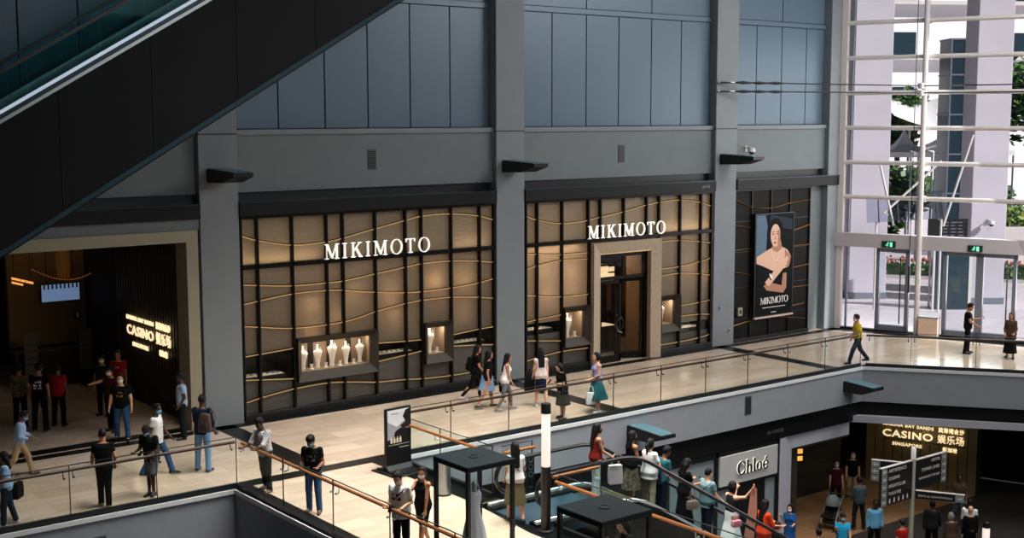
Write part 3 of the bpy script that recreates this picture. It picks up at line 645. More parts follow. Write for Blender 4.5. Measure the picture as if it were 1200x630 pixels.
MB().bbox(-.75, .75, -.3, .3, 0, .92, .02).build('counter_body', M_SHOPDK, t); MB().bbox(-.78, .78, -.33, .33, .92, 1.1, .01).build('glass_top', M_GLASS, t)
MB().box(-.7, .7, -.28, .28, .921, .94).build('lit_bed', mat('lit_bed', (250, 220, 190), .5, emit=(255, 220, 180), estr=.8), t)
for x in (-.3, 0, .3): MB().box(x-.13, x+.13, -.305, -.3, .1, .85).build('drawer_front', M_DKMETAL, t)
t = thing('chandelier', 'rectangular crystal chandelier hanging inside the jewellery shop', 'chandelier', (13.95, 1.15, 2.72))
MB().box(-.45, .45, -.2, .2, .42, .46).cyl((0, 0, .44), (0, 0, 1.28), .02).build('canopy_plate', M_DKMETAL, t)
for zz in (0, .22):
    b = MB()
    for k in range(12): b.cyl((-.42+k*.076, -.16, zz), (-.42+k*.076, -.16, zz+.16), .028, 8); b.cyl((-.42+k*.076, .16, zz), (-.42+k*.076, .16, zz+.16), .028, 8)
    b.build('crystal_row', mat('lit_crystal', (255, 235, 205), .2, emit=(255, 225, 180), estr=.7), t)
shop_sign(12.26, 15.78, 4.24, .42, 'white lit MIKIMOTO letters above the shop door')
for x0, x1, lab in ((SP+.02, 12.44, 'lit cavity wall left of the shop door'), (15.58, 2*SP-1.12, 'lit cavity wall right of the shop door')):
    cavity(x0, x1, lab)
lamp('AREA', 'panel_backlight', (11.05, 1.4, 3.4), 42, WARM, target=(11.05, 0, 3.3), size=2.4, size_y=4)
lamp('AREA', 'panel_backlight', (16.9, 1.4, 3.6), 32, WARM, target=(16.9, 0, 3.4), size=2.4, size_y=3.4)
b = MB().box(12.45, 15.57, .9, .95, 4.1, 5.6); struct('wall_back.001', b, M_CAV, label='lit cavity wall above the shop door', cat='wall')
lamp('AREA', 'panel_backlight', (14, .8, 4.9), 12, WARM, target=(14, 0, 4.9), size=3, size_y=.9)
lamp('AREA', 'rail_uplight', (16.9, .3, 4.26), 18, (1, .75, .48), target=(16.9, .2, 5.5), size=2.3, size_y=.1)
lamp('AREA', 'rail_uplight', (10.9, .3, 4.1), 20, (1, .68, .42), target=(10.9, .2, 2.6), size=2.2, size_y=.1)
for x, z, e in ((11.7, 3.2, 3.0), (10.6, 3.3, 2.5), (10.7, 2.5, 2.5), (17.1, 2.9, 1.6), (17.9, 2.6, 1.2), (11.8, 2.6, 1.5)):
    lamp('POINT', 'panel_spot', (x, .45, z), e*3.2, (1, .66, .40), radius=.08)

# --- third bay: dark panels with the framed portrait poster
s3 = thing('shopfront', 'dark panelled bay with thin gold waves behind the portrait poster', 'panelled bay', (2*SP, 0, 0))
MB().box(-.02, 4.22, .1, .2, .1, 5.54).build('panel', M_DIM, s3)
for x in (.02, .94, 1.99, 3.06, 4.2): MB().bbox(x-.03, x+.03, .05, .16, .1, 5.54, .005).build('mullion', M_DKMETAL, s3)
MB().bbox(-.02, 4.25, .03, .2, 0, .14, .005).build('plinth', M_BLACK, s3); MB().bbox(-.02, 4.25, .03, .2, 5.5, 5.58, .005).build('rail', M_DKMETAL, s3)
for z in (.85, 2.0, 3.3, 4.4): MB().box(0, 4.2, .085, .11, z, z+.02).build('groove', M_BLACK, s3)
for w_ in WAVE3:
    p = smooth_wave(w_); MB().tube([(x-2*SP, .07, z) for x, z in p], .03, 6, ry=.018).build('wave_fin', M_GOLDD, s3)
P = thing('wall_poster', 'tall framed portrait poster of a woman in black on the dark panelled bay', 'poster', (20.38, 0, .9))
b = MB(); b.box(-.04, 2.12, -.08, .05, -.04, 3.76); b.build('frame', M_BLACK, P)
M_ = [mat('poster_'+n, c, .6, spec=.1) for n, c in (('night', (6, 8, 11)), ('blue', (92, 112, 134)), ('hair', (10, 9, 10)), ('skin', (222, 180, 156)), ('shade', (176, 128, 106)), ('dress', (8, 9, 12)), ('white', (240, 238, 234)), ('lip', (150, 60, 56)), ('deep', (40, 48, 60)))]
b = MB()
lay = [0]
def shape(pts, mi):
    lay[0] += 1; y = -.081-.0007*lay[0]
    b.prism(pts, (0, y+.0006, 0), (1, 0, 0), (0, 0, 1), (0, -.0006, 0), mi)
def ell(cx, cz, rx, rz, mi, rot=0, n=26):
    c, s = math.cos(R(rot)), math.sin(R(rot)); shape([(cx+rx*math.cos(2*math.pi*i/n)*c-rz*math.sin(2*math.pi*i/n)*s, cz+rx*math.cos(2*math.pi*i/n)*s+rz*math.sin(2*math.pi*i/n)*c) for i in range(n)], mi)
shape([(0, 0), (2.08, 0), (2.08, 3.72), (0, 3.72)], 0)
shape([(.02, 2.0), (.55, 2.2), (.62, 3.3), (.5, 3.7), (.02, 3.7)], 1); shape([(.7, 3.3), (2.0, 3.1), (2.0, 3.5), (.8, 3.7)], 8)
ell(1.05, 3.05, .46, .52, 2); shape([(.58, 3.0), (.85, 2.9), (.9, 2.3), (.62, 2.35)], 2); shape([(1.3, 2.8), (1.5, 3.0), (1.5, 2.4), (1.3, 2.4)], 2)
shape([(.05, 2.18), (.5, 2.36), (.92, 2.5), (1.42, 2.5), (1.75, 2.36), (1.96, 2.1), (1.8, 1.7), (.95, 1.6), (.05, 1.9)], 3); shape([(1.6, 2.4), (1.96, 2.1), (1.85, 1.7), (1.6, 1.75)], 4)
shape([(.9, 2.75), (1.36, 2.75), (1.45, 2.42), (1.15, 2.3), (.88, 2.42)], 4)
ell(1.06, 2.93, .27, .42, 3, 3); shape([(.78, 3.1), (.92, 3.36), (1.2, 3.36), (1.36, 3.1), (1.44, 3.3), (1.1, 3.55), (.7, 3.4)], 2); shape([(1.2, 3.2), (1.33, 3.0), (1.3, 2.7), (1.18, 2.56), (1.2, 2.9)], 4)
for ex in (.93, 1.17): ell(ex, 2.98, .06, .02, 2, 4); shape([(ex-.09, 3.04), (ex+.08, 3.07), (ex+.08, 3.09), (ex-.09, 3.06)], 2)
ell(1.03, 2.66, .075, .03, 7); shape([(1.03, 2.95), (1.08, 2.78), (1.0, 2.77)], 4)
shape([(.02, 1.95), (.35, 1.85), (.95, 1.62), (1.5, 1.66), (1.8, 1.72), (1.97, 1.85), (1.97, .7), (.25, .7), (.08, 1.2)], 5)
shape([(.45, 1.1), (.62, .92), (1.55, .76), (1.72, .95), (1.72, 1.5), (1.52, 1.5), (1.45, 1.05), (.75, 1.22)], 4); shape([(.52, 1.22), (.74, 1.06), (1.72, 1.82), (1.7, 2.05), (1.5, 2.02)], 3)
ell(1.66, 1.98, .17, .1, 3, 42); ell(.86, 1.42, .045, .15, 6, 40); ell(.8, 1.36, .03, .12, 2, 40)
for k in range(16):
    a = k/15; ell(.82+.55*a, 2.42-.42*math.sin(math.pi*a), .016, .016, 6, n=8)
x = .28
for c in 'MIKIMOTO':
    g2 = MB(); a = glyph(g2, c, 0, .24, w=.17, d=.004); b.add([(p[0]+x, p[1]-.1, p[2]+.42) for p in g2.v], g2.f, 6); x += (a+.05)*.24-.035
for z, xa, xb in ((.27, .4, 1.7), (.08, .85, 1.2)):
    for k in range(int((xb-xa)/.06)): shape([(xa+k*.06, z), (xa+k*.06+.042, z), (xa+k*.06+.042, z+.03), (xa+k*.06, z+.03)], 6)
b.build('portrait_print', M_, P)
MB().box(-.04, 2.12, -.12, -.02, -.1, -.04).build('light_ledge', mat('pale_ledge', (200, 180, 172), .4), P)
t = thing('wall_plate', 'small pale square plate on the dark bay left of the poster', 'wall plate', (19.72, .04, .98)); MB().bbox(-.12, .12, -.03, .05, 0, .3, .01).build('plate', mat('pale_plate', (150, 146, 120), .5), t); MB().box(-.06, .06, -.035, -.03, .08, .22).build('symbol', M_BLACK, t)
# ------------------------------------------------------------------ outside the glass wall
M_PAVE = tiles('pale_exterior_paving', (226, 216, 222), (214, 206, 214), (170, 164, 172), 1.6, .8, rough=.45, rot=.35)
struct('ground', MB().poly([cw(-40, -.16), cw(60, -.16), cw(60, -160), cw(-40, -160)][::-1], -.3, -.03), M_PAVE, label='pale paving outside the glass wall', cat='paving')
M_LILAC = mat('lilac_white_column', (186, 180, 190), .5, noise=.06, nscale=.5)
def ext_column(x, y, wd, label):
    t = thing('exterior_column', label, 'column', (x, y, 0), R(-38))
    MB().bbox(-wd/2, wd/2, -wd/2, wd/2, -.03, 26, .03).build('shaft', M_LILAC, t)
    MB().bbox(-wd/2-.04, wd/2+.04, -wd/2-.04, wd/2+.04, -.03, .25, .02).build('base', M_CURTD, t)
ext_column(36.0, .55, 1.55, 'tall lilac white exterior column behind the right pair of doors')
ext_column(33.4, 4.9, 1.7, 'tall lilac white exterior column behind the left glass panes')
M_DKGL = mat('dark_teal_facade_glass', (44, 62, 72), .12, metal=.1)
t = thing('lift_tower', 'dark teal glass lift tower left of the right exterior column', 'lift tower', (38.2, 2.9, 0), R(-38))
MB().box(-1.1, 1.1, -.8, .8, -.03, 11.6).build('glass_shaft', M_DKGL, t)
for z in (2.9, 4.6, 6.4, 8.2, 10.0, 11.6): MB().box(-1.13, 1.13, -.83, .83, z, z+.08).build('floor_band', M_CURTD, t)
for x in (-1.1, -.4, .35, 1.1): MB().box(x-.03, x+.03, -.85, -.8, 0, 11.6).build('upright', M_CURTD, t)
t = thing('glass_screen', 'dark glass screen standing on the paving just outside the doors', 'glass screen', (33.1, -.1, 0), R(-38))
MB().box(-.9, .55, -.04, .04, -.03, 2.5).build('pane', M_DKGL, t); MB().box(.55, .68, -.06, .06, -.03, 2.6).build('post', M_CURT, t); MB().box(-.98, -.9, -.06, .06, -.03, 2.6).build('post', M_CURT, t)
t = thing('information_board', 'black outdoor information board above the doors, left of the right column', 'sign board', (33.4, .55, 2.95), R(-38))
MB().bbox(-.85, .85, -.05, .05, .0, .85, .01).build('board', M_BLACK, t)
for k in range(5):
    for j in range(3): MB().box(-.2+j*.32, -.2+j*.32+random.uniform(.15, .28), -.055, -.05, .12+k*.14, .16+k*.14).build('text_line', M_CURTD, t)
for x in (-.7, .7): MB().cyl((x, 0, -3), (x, 0, .1), .05, 8).build('leg', M_STEEL, t)
def foliage(b, c, r, n, leaf=.22, seed=1, squash=.8):
    rr = random.Random(seed)
    for i in range(n):
        while True:
            p = Vector((rr.uniform(-1, 1), rr.uniform(-1, 1), rr.uniform(-1, 1)))
            if .35 < p.length < 1: break
        q = Vector(c)+Vector((p.x*r[0], p.y*r[1], p.z*r[2])); a = Vector((rr.gauss(0, 1), rr.gauss(0, 1), rr.gauss(0, .6))).normalized(); u = a.orthogonal().normalized(); s = leaf*rr.uniform(.6, 1.4)
        b.add([q-a*s, q+u*s*.5, q+a*s, q-u*s*.5], [(0, 1, 2, 3)], rr.choice((0, 0, 1, 2)))
M_LEAF = [mat('leaf_green', (62, 104, 48), .5), mat('leaf_dark_green', (34, 66, 40), .5), mat('leaf_pale_green', (104, 140, 70), .5)]
M_BARK = mat('bark', (84, 70, 58), .8)
def tree(x, y, h, r, label, seed, trunk=True):
    t = thing('tree', label, 'tree', (x, y, -.03), 0, 'trees outside')
    b = MB()
    for k in range(5):
        rr = random.Random(seed*10+k); foliage(b, (rr.uniform(-.6, .6)*r, rr.uniform(-.6, .6)*r, h-r*.4-rr.uniform(0, 1.2)*r), (r*.7, r*.7, r*.6), 260, .34, seed*7+k)
    b.build('crown', M_LEAF, t)
    MB().tube([(0, 0, 0), (.1, 0, h*.3), (-.05, .1, h*.6), (.1, 0, h*.85)], .18, 8).build('trunk', M_BARK, t, True)
tree(50.3, 6.2, 13.5, 3.4, 'large dark tree beyond the right exterior column, at the frame edge', 1)
tree(56.0, 6.6, 7.5, 2.6, 'lower tree beyond the right exterior column, under the big tree', 2)
tree(58.4, 20.8, 9.8, 2.0, 'round green tree seen between the left exterior column and the white mast, above the tents', 3)
tree(54.2, 18.2, 5.2, 2.3, 'bushy green tree below the tents, left of the white mast', 4)
tree(58.0, 15.0, 5.0, 2.1, 'bushy green tree below the tents, just behind the white mast', 5)
def hedge(p0, p1, h, label, flowers=True):
    t = thing('hedge', label, 'hedge', (p0[0], p0[1], -.03), math.atan2(p1[1]-p0[1], p1[0]-p0[0])); L = math.dist(p0, p1)
    MB().box(0, L, -.5, .5, 0, .18).build('kerb', M_CURT, t)
    b = MB().box(.05, L-.05, -.4, .4, .1, h*.8, 1); n = int(L*120)
    rr = random.Random(int(L*10))
    foliage(b, (L/2, 0, h*.55), (L/2, .6, h*.55), n, .16, int(L*3)); b.build('foliage', M_LEAF, t)
    if flowers:
        b = MB()
        for i in range(int(L*14)): b.ball((rr.uniform(0, L), rr.uniform(-.5, .4), h*rr.uniform(.95, 1.25)), .07, 4)
        b.build('blossom', mat('red_blossom', (190, 96, 84), .5), t)['kind'] = 'stuff'
hedge((38.9, 10.6), (46.6, -1.7), .85, 'clipped hedge with red blossoms beyond the paving')
t = thing('planter_bed', 'raised planter bed of yellow-green shrubs behind the hedge, right of the column', 'planter', (46.1, 5.4, -.03), R(-38))
MB().bbox(-1.2, 6, -.5, 2.2, 0, 2.5, .03).build('planter_wall', M_CURT, t)
b = MB(); foliage(b, (2.4, .5, 2.9), (3.5, 1.3, .6), 900, .2, 5); b.build('shrub', [mat('leaf_yellow_green', (150, 160, 82), .5), M_LEAF[0], M_LEAF[2]], t)
M_TENT = mat('white_tent_fabric', (236, 232, 236), .6)
def tent(x, y, s, z, label):
    t = thing('tent', label, 'tent canopy', (x, y, 0), R(-38), 'white tents outside')
    b = MB(); n = 24; prof = [(1.0, 0), (.62, .16), (.36, .36), (.16, .66), (.05, .95), (.01, 1.05)]
    vs = [(r*s*math.cos(2*math.pi*j/n)*(1/max(abs(math.cos(2*math.pi*j/n)), abs(math.sin(2*math.pi*j/n)))), r*s*math.sin(2*math.pi*j/n)*(1/max(abs(math.cos(2*math.pi*j/n)), abs(math.sin(2*math.pi*j/n)))), z+h*s*.95) for r, h in prof for j in range(n)]
    b.add(vs, [(i*n+j, i*n+(j+1) % n, (i+1)*n+(j+1) % n, (i+1)*n+j) for i in range(5) for j in range(n)])
    m2 = b.build('canopy', M_TENT, t)
    MB().box(-s, s, -s-.02, -s+.02, z-.28, z).build('valance', M_TENT, t)
    for sx in (-1, 1):
        for sy in (-1, 1): MB().cyl((sx*s*.97, sy*s*.97, -.03), (sx*s*.97, sy*s*.97, z), .06, 8).build('pole', M_STEEL, t)
tent(46.4, 12.0, 1.25, 6.2, 'small white tent peak left of the white mast')
tent(52.3, 12.2, 2.3, 6.2, 'larger white tent peak right of the white mast')
t = thing('fabric_roof', 'swooping white fabric roof behind the lift tower and column', 'fabric roof', (56.8, 14.2, 7.0), R(-38))
b = MB(); n = 24; vs = []
for j in (0, 1):
    for i in range(n+1):
        u = i/n; vs.append((-5+11*u, 0+j*5, .4+.9*abs(math.sin(u*math.pi*2))*-.8+j*1.6+.8))
b.add(vs, [(i, i+1, n+2+i, n+1+i) for i in range(n)]); b.build('membrane', M_TENT, t)
for x in (-4, .5, 5): MB().cyl((x, .2, -7), (x, .2, .6), .09, 8).build('support', M_STEEL, t)
t = thing('white_building', 'long white building with recessed balconies far behind the tents', 'building', (92, 41, 0), R(-30))
MB().box(-40, 40, 0, 10, -.03, 40).build('wall', mat('white_render', (240, 240, 244), .6), t)
for z in (8.3, 13.4, 18.5, 24):
    MB().box(-40, 40, -1.2, 0, z, z+.35).build('balcony_slab', M_CURT, t)
    for k in range(7): MB().box(-38+k*11.2, -38+k*11.2+2.6, -.06, 0, z+.5, z+2.6).build('window', M_DKGL, t)
t = thing('glass_canopy', 'sloping glass canopy with slim struts outside, left of the white mast', 'canopy', (30.9, .9, 4.2), R(-52))
b = MB().prism([(-1.6, -.5), (1.5, -.25), (1.6, .0), (-1.6, -.35)], (0, 0, 0), (1, 0, 0), (0, 0, 1), (0, 1.9, .8)); b.build('glass_roof', glass('frosted_canopy_glass', (.8, .82, .88), 1.7, .3), t)
for x in (-1.1, -.3, .5, 1.3): MB().cyl((x, 0, -.4+.08*x), (x, 1.9, .45+.08*x), .03, 6).build('rafter', M_STEEL, t)
MB().cyl((-.5, .2, -.6), (-1.1, .6, 1.9), .05, 8).build('strut', M_CURT, t); MB().cyl((-.9, .3, -.1), (1.4, 1, 2.1), .05, 8).build('strut', M_CURT, t); MB().cyl((1.5, .3, -.6), (2.6, .8, 3.2), .05, 8).build('strut', M_CURT, t)
MB().cyl((-1.2, .1, -4.2), (-1.2, .1, -.45), .05, 8).build('post', M_CURT, t); MB().cyl((1.4, .1, -4.2), (1.4, .1, -.3), .05, 8).build('post', M_CURT, t)
t = thing('rust_screen', 'rust red louvred screen beyond the right exterior column', 'screen', (50.5, 5.2, 0), R(-38))
for k in range(7): MB().bbox(-.9+k*.42, -.55+k*.42, -.05, .05, -.03, 5.0, .01).build('louvre', mat('rust_red', (120, 70, 56), .6), t)
MB().box(-1, 2.1, -.07, .07, 4.9, 5.05).build('top_rail', M_BLACK, t)

# ------------------------------------------------------------------ fittings on the walls
def flood(x, y, z, label, L=1.55, wd=.55):
    t = thing('floodlight', label, 'floodlight', (x, y, z), 0, None)
    MB().prism([(0, 0), (.62*L, .03), (L, .2), (L, .3), (0, .36)], (0, 0, 0), (0, -1, 0), (0, 0, 1), (wd, 0, 0)).build('housing', M_BLACK, t)
    MB().prism([(.03, .362), (L-.04, .302), (L-.04, .316), (.03, .376)], (.02, 0, 0), (0, -1, 0), (0, 0, 1), (wd-.04, 0, 0)).build('lens', mat('teal_lens', (88, 128, 140), .25, metal=.2), t)
    MB().prism([(0, .06), (.02, .06), (.02, .3), (0, .3)], (-.012, 0, 0), (0, -1, 0), (0, 0, 1), (.012, 0, 0)).build('end_plate', M_BLACK, t)
for x, nm in ((0, 'first column, left of the left shopfront'), (SP, 'second column, between the two shopfronts'), (2*SP, 'third column, beside the poster bay')):
    flood(x-.88, -.001, 6.5, 'black wedge-shaped floodlight on the %s' % nm)
flood(8.9, EDGE-.001, -.72, 'wedge-shaped floodlight on the fascia above the escalator', L=1.35)
flood(18.5, EDGE-.001, -.72, 'wedge-shaped floodlight on the fascia at the bend of the walkway', L=1.15)
def vent(x, y, z, label, m):
    t = thing('wall_vent', label, 'vent', (x, y, z)); MB().bbox(-.14, .14, -.02, .03, -.29, .29, .006).build('frame', m, t)
    for k in range(9): MB().box(-.11, .11, -.026, -.018, -.24+k*.056, -.21+k*.056).build('slat', M_BLACK, t)
M_VENT = mat('grey_vent', (70, 74, 76), .5)
vent(4.27, .2, 6.98, 'grey vent on the wall above the left shopfront', M_VENT); vent(13.94, .2, 6.96, 'grey vent on the wall above the shop door', M_VENT)
vent(13.9, EDGE, -.5, 'grey vent on the walkway fascia above the white shop sign', M_VENT); vent(-6.05, EDGE, -.72, 'grey vent on the fascia at the bottom left', M_VENT)
def dome(loc, rz, label):
    t = thing('security_camera', label, 'security camera', loc, rz)
    MB().box(-.05, .05, -.06, .0, -.1, .1).build('wall_plate', M_CURT, t); MB().tube([(0, -.05, .03), (0, -.2, .06), (0, -.3, .02)], .03, 8).build('arm', M_CURT, t, True)
    MB().lathe([(.02, .05), (.11, .03), (.13, -.04), (.13, -.1)][::-1], (0, -.32, 0), 16).build('housing', mat('camera_white', (214, 214, 214), .4), t, True); MB().ball((0, -.32, -.1), .115, 10, (1, 1, .9)).build('smoked_dome', M_BLACK, t, True)
dome((20.0, .2, 7.02), 0, 'white dome camera on the wall above the poster bay')
dome((35.5, -.08, 3.62), R(-38), 'white dome camera on the right exterior column')
for x, z, lab in ((18.62, 1.38, 'small round sensor on the third column'), (19.12, .52, 'low socket on the third column')):
    t = thing('wall_sensor', lab, 'sensor', (x, 0, z)); MB().cyl((0, .001, 0), (0, -.04, 0), .07, 14).build('body', M_STEEL, t); MB().cyl((0, -.04, 0), (0, -.05, 0), .035, 12).build('eye', M_BLACK, t)
# tension rods with turnbuckles, from the third column to the glass wall
for i, (z0, z1, lab) in enumerate(((9.36, 9.28, 'upper'), (9.05, 9.02, 'lower'))):
    a, b2, c2 = Vector((18.3, -.12, z0)), Vector((*cw(3.05, .55), z1)), Vector((*cw(12.5, .55), z1+.02)); d = (b2-a).normalized()
    t = thing('tension_rod', '%s steel tension rod from the third column across the glass wall' % lab, 'tension rod', a, 0, 'tension rods')
    f = lambda p: p-a
    MB().cyl((0, 0, 0), f(b2), .022, 8).build('rod', M_BLACK, t); MB().cyl(f(b2), f(c2), .022, 8).build('rod', M_BLACK, t)
    MB().cyl((0, .1, 0), d*.55, .045, 10).build('end_fork', M_STEEL, t)
    for k in range(3): MB().cyl(d*(.62+k*.62), d*(.9+k*.62), .03, 8, r2=.06).cyl(d*(.9+k*.62), d*(1.2+k*.62), .06, 8, r2=.03).build('turnbuckle', M_BLACK, t)
    MB().bbox(-.1, .1, -.1, .1, -.1, .1, .02).build('clamp', M_CURT, t, loc=f(b2))
# exit signs
def exit_sign(s, label):
    o = cw(s, .3); t = thing('exit_sign', label, 'exit sign', (o[0], o[1], 3.26), R(-70))
    MB().bbox(-.26, .26, -.05, -.0, 0, .24, .01).build('case', mat('exit_dark_green', (10, 46, 40), .4), t)
    M = mat('exit_lit_mint', (150, 255, 214), .4, emit=(120, 250, 200), estr=.8)
    b = MB().ball((-.02, -.055, .19), .022, 6, (1, .3, 1)); y = -.056
    b.tube([(-.03, y, .16), (-.05, y, .11), (-.02, y, .07), (-.05, y, .03)], .012, 5); b.tube([(-.05, y, .11), (-.09, y, .07), (-.12, y, .07)], .012, 5); b.tube([(-.09, y, .13), (-.03, y, .155), (.02, y, .12)], .01, 5)
    b.build('running_figure', M, t); MB().box(.05, .14, -.056, -.05, .03, .2).build('door_symbol', M, t)
exit_sign(2.0, 'green lit exit sign above the left glass door'); exit_sign(5.14, 'green lit exit sign above the right glass doors')
o = cw(3.62, .45); t = thing('stone_box', 'pale stone box standing between the two pairs of doors', 'box', (o[0], o[1], .0), R(-70))
MB().bbox(-.36, .36, -.18, .18, 0, .06, .01).build('foot', M_CURTD, t); MB().bbox(-.36, .36, -.18, .18, .06, .74, .015).build('panel_body', mat('pale_pink_stone', (206, 180, 160), .5, noise=.08), t); MB().bbox(-.38, .38, -.2, .2, .74, .78, .01).build('lid', M_CURTD, t)

# ------------------------------------------------------------------ casino lettering
M_GLOW = mat('warm_lit_letter', (255, 236, 200), .4, emit=(255, 228, 180), estr=1.1)
def casino_sign(o, ang, s, label):
    t = thing('casino_sign', label, 'lit sign', o, R(ang))
    rows = (('MARINA BAY SANDS', .16, 0, 1.82, .40), ('CASINO', .36, 0, 1.8, .0), ('SINGAPORE', .16, .36, 1.42, -.30), ('滨海湾金沙', .2, 1.98, 2.9, .38), ('娱乐场', .34, 1.97, 2.92, .0), ('新加坡', .17, 2.16, 2.68, -.30))
    for tx, sz, xa, xb, z in rows:
        if ord(tx[0]) > 255:
            for q_, ch in enumerate(tx):
                m = text_mb(ch, sz*s, .03, bold=.004*s); w0, w1 = min(p[0] for p in m.v), max(p[0] for p in m.v); cw_ = (xb-xa)/len(tx); k_ = cw_*.9*s/(w1-w0)
                m.v = [((p[0]-w0)*k_+(xa+q_*cw_)*s, p[1], p[2]+z*s) for p in m.v]; m.build('character', M_GLOW, t)
            continue
        m = text_mb(tx, sz*s, .03, bold=.006*s if sz > .3 else .002*s, spacing=1.1); w0, w1 = min(p[0] for p in m.v), max(p[0] for p in m.v); k_ = (xb-xa)*s/(w1-w0)
        m.v = [((p[0]-w0)*k_+xa*s, p[1], p[2]+z*s) for p in m.v]; m.build('lettering', M_GLOW, t)
    MB().box(0, 3*s, .03, .04, -.1*s, -.08*s).build('mounting_bar', M_BLACK, t)
    lamp('POINT', 'sign_glow', Vector(o)+Matrix.Rotation(R(ang), 3, 'Z') @ Vector((1.5*s, -.35, .2)), 3, (1, .8, .5), radius=.2)
casino_sign((-1.24, 4.95, 1.94), -90, 1.08, 'lit casino lettering on the battened wall inside the upper entrance')
p = wl(-3.4, .1); casino_sign((p[0], p[1], -3.46), -70, 1.0, 'lit casino lettering on the battened wall of the lower level')
t = thing('lobby_sign', 'slanting golden lit lettering at the left of the casino lobby', 'lit sign', (-3.66, 7.6, 3.38), R(24))
for tx, z, sz in (('MARINA BAY SANDS', .06, .085), ('SINGAPORE', -.06, .075)): m = text_mb(tx, sz, .02, bold=.006); m.v = [(p[0], p[1], p[2]+z-p[0]*.3) for p in m.v]; m.build('lettering', mat('amber_lit_letter', (255, 190, 110), .4, emit=(255, 176, 90), estr=1.0), t)
for x in (.1, .7): MB().cyl((x, .02, .0), (x, .02, 1.72), .012).build('hanger', M_BLACK, t)
t = thing('lobby_screen', 'blue-white wide screen hanging in the casino lobby', 'screen', (-2.0, 8.35, 2.55)); MB().bbox(-.62, .62, -.03, .05, -.02, .58, .01).build('case', M_BLACK, t); MB().cyl((-.4, .02, .56), (-.4, .02, 2.55), .015).build('hanger', M_BLACK, t); MB().cyl((.4, .02, .56), (.4, .02, 2.55), .015).build('hanger', M_BLACK, t); MB().box(-.58, .58, -.036, -.03, .02, .54).build('display', mat('screen_blue', (120, 150, 196), .3, emit=(130, 160, 205), estr=.5), t)
for k in range(9): MB().box(-.52+k*.125, -.47+k*.125, -.04, -.036, .4, .54).build('bar', M_BLACK, t)
t = thing('wall_notice', 'small dark square notice on the tan lobby wall', 'notice', (-1.42, 8.59, 2.05)); MB().bbox(-.12, .12, -.02, 0, -.14, .14, .004).build('plate', M_SHOPDK, t); MB().box(-.03, .03, -.024, -.02, -.08, .08).build('symbol', M_CREAM, t)
for x, z, nm in ((-3.2, 1.1, 'left'), (-1.55, .95, 'right')):
    t = thing('notice_stand', 'dim upright notice board at the %s of the lobby barrier' % nm, 'notice board', (x, 7.6, 0))
    MB().bbox(-.2, .2, -.02, .02, .5, 1.75, .008).build('panel', mat('dim_notice', (96, 84, 62), .6), t); MB().cyl((0, .03, 0), (0, .03, .6), .03, 8).build('stand', M_BLACK, t); MB().lathe([(.2, 0), (.2, .02), (.05, .05)], (0, .03, 0), 14).build('base', M_BLACK, t)
    for k in range(4): MB().box(-.14, .14, -.026, -.02, .8+k*.2, .83+k*.2).build('text_line', M_SHOPDK, t)
t = thing('reception_counter', 'black reception counter across the casino lobby', 'counter', (-2.4, 8.2, 0)); MB().bbox(-1.15, 1.15, -.25, .25, 0, 1.1, .02).build('body', M_SHOPDK, t); MB().bbox(-1.2, 1.2, -.3, .28, 1.1, 1.15, .01).build('worktop', mat('counter_top', (90, 70, 44), .3), t)
t = thing('light_string', 'swag of tiny amber bulbs under the lobby ceiling', 'light string', (-3.4, 5, 4.6))
path = [(-.75, 0, .35), (-.6, 0, -.15), (-.45, 0, -.38)] ; sw = [(-.45+1.6*u, 0, -.38-.75*math.sin(math.pi*(.15+.85*u)*.62)+.25*u) for u in [i/22 for i in range(23)]]
MB().tube(sw, .012, 5).build('cable', M_BLACK, t)
MB().cyl((sw[0][0], 0, sw[0][2]), (sw[0][0], 0, .5), .008, 5).build('hanger', M_BLACK, t); MB().cyl((sw[-1][0], 0, sw[-1][2]), (sw[-1][0], 0, .5), .008, 5).build('hanger', M_BLACK, t)
for q in sw: MB().ball((q[0], q[1], q[2]-.02), .025, 5).build('bulb', mat('amber_bulb', (255, 150, 90), .4, emit=(255, 140, 80), estr=.12), t)
t = thing('pendant_lamp', 'tall dim amber pendant lamp in the casino lobby', 'pendant lamp', (-2.6, 6.2, 3.55)); MB().lathe([(.16, 0), (.2, .3), (.2, 1.1), (.12, 1.3)], n=16).build('shade', mat('amber_shade', (150, 100, 40), .5, emit=(255, 170, 60), estr=.02), t); MB().cyl((0, 0, 1.3), (0, 0, 1.55), .02).build('stem', M_BLACK, t)

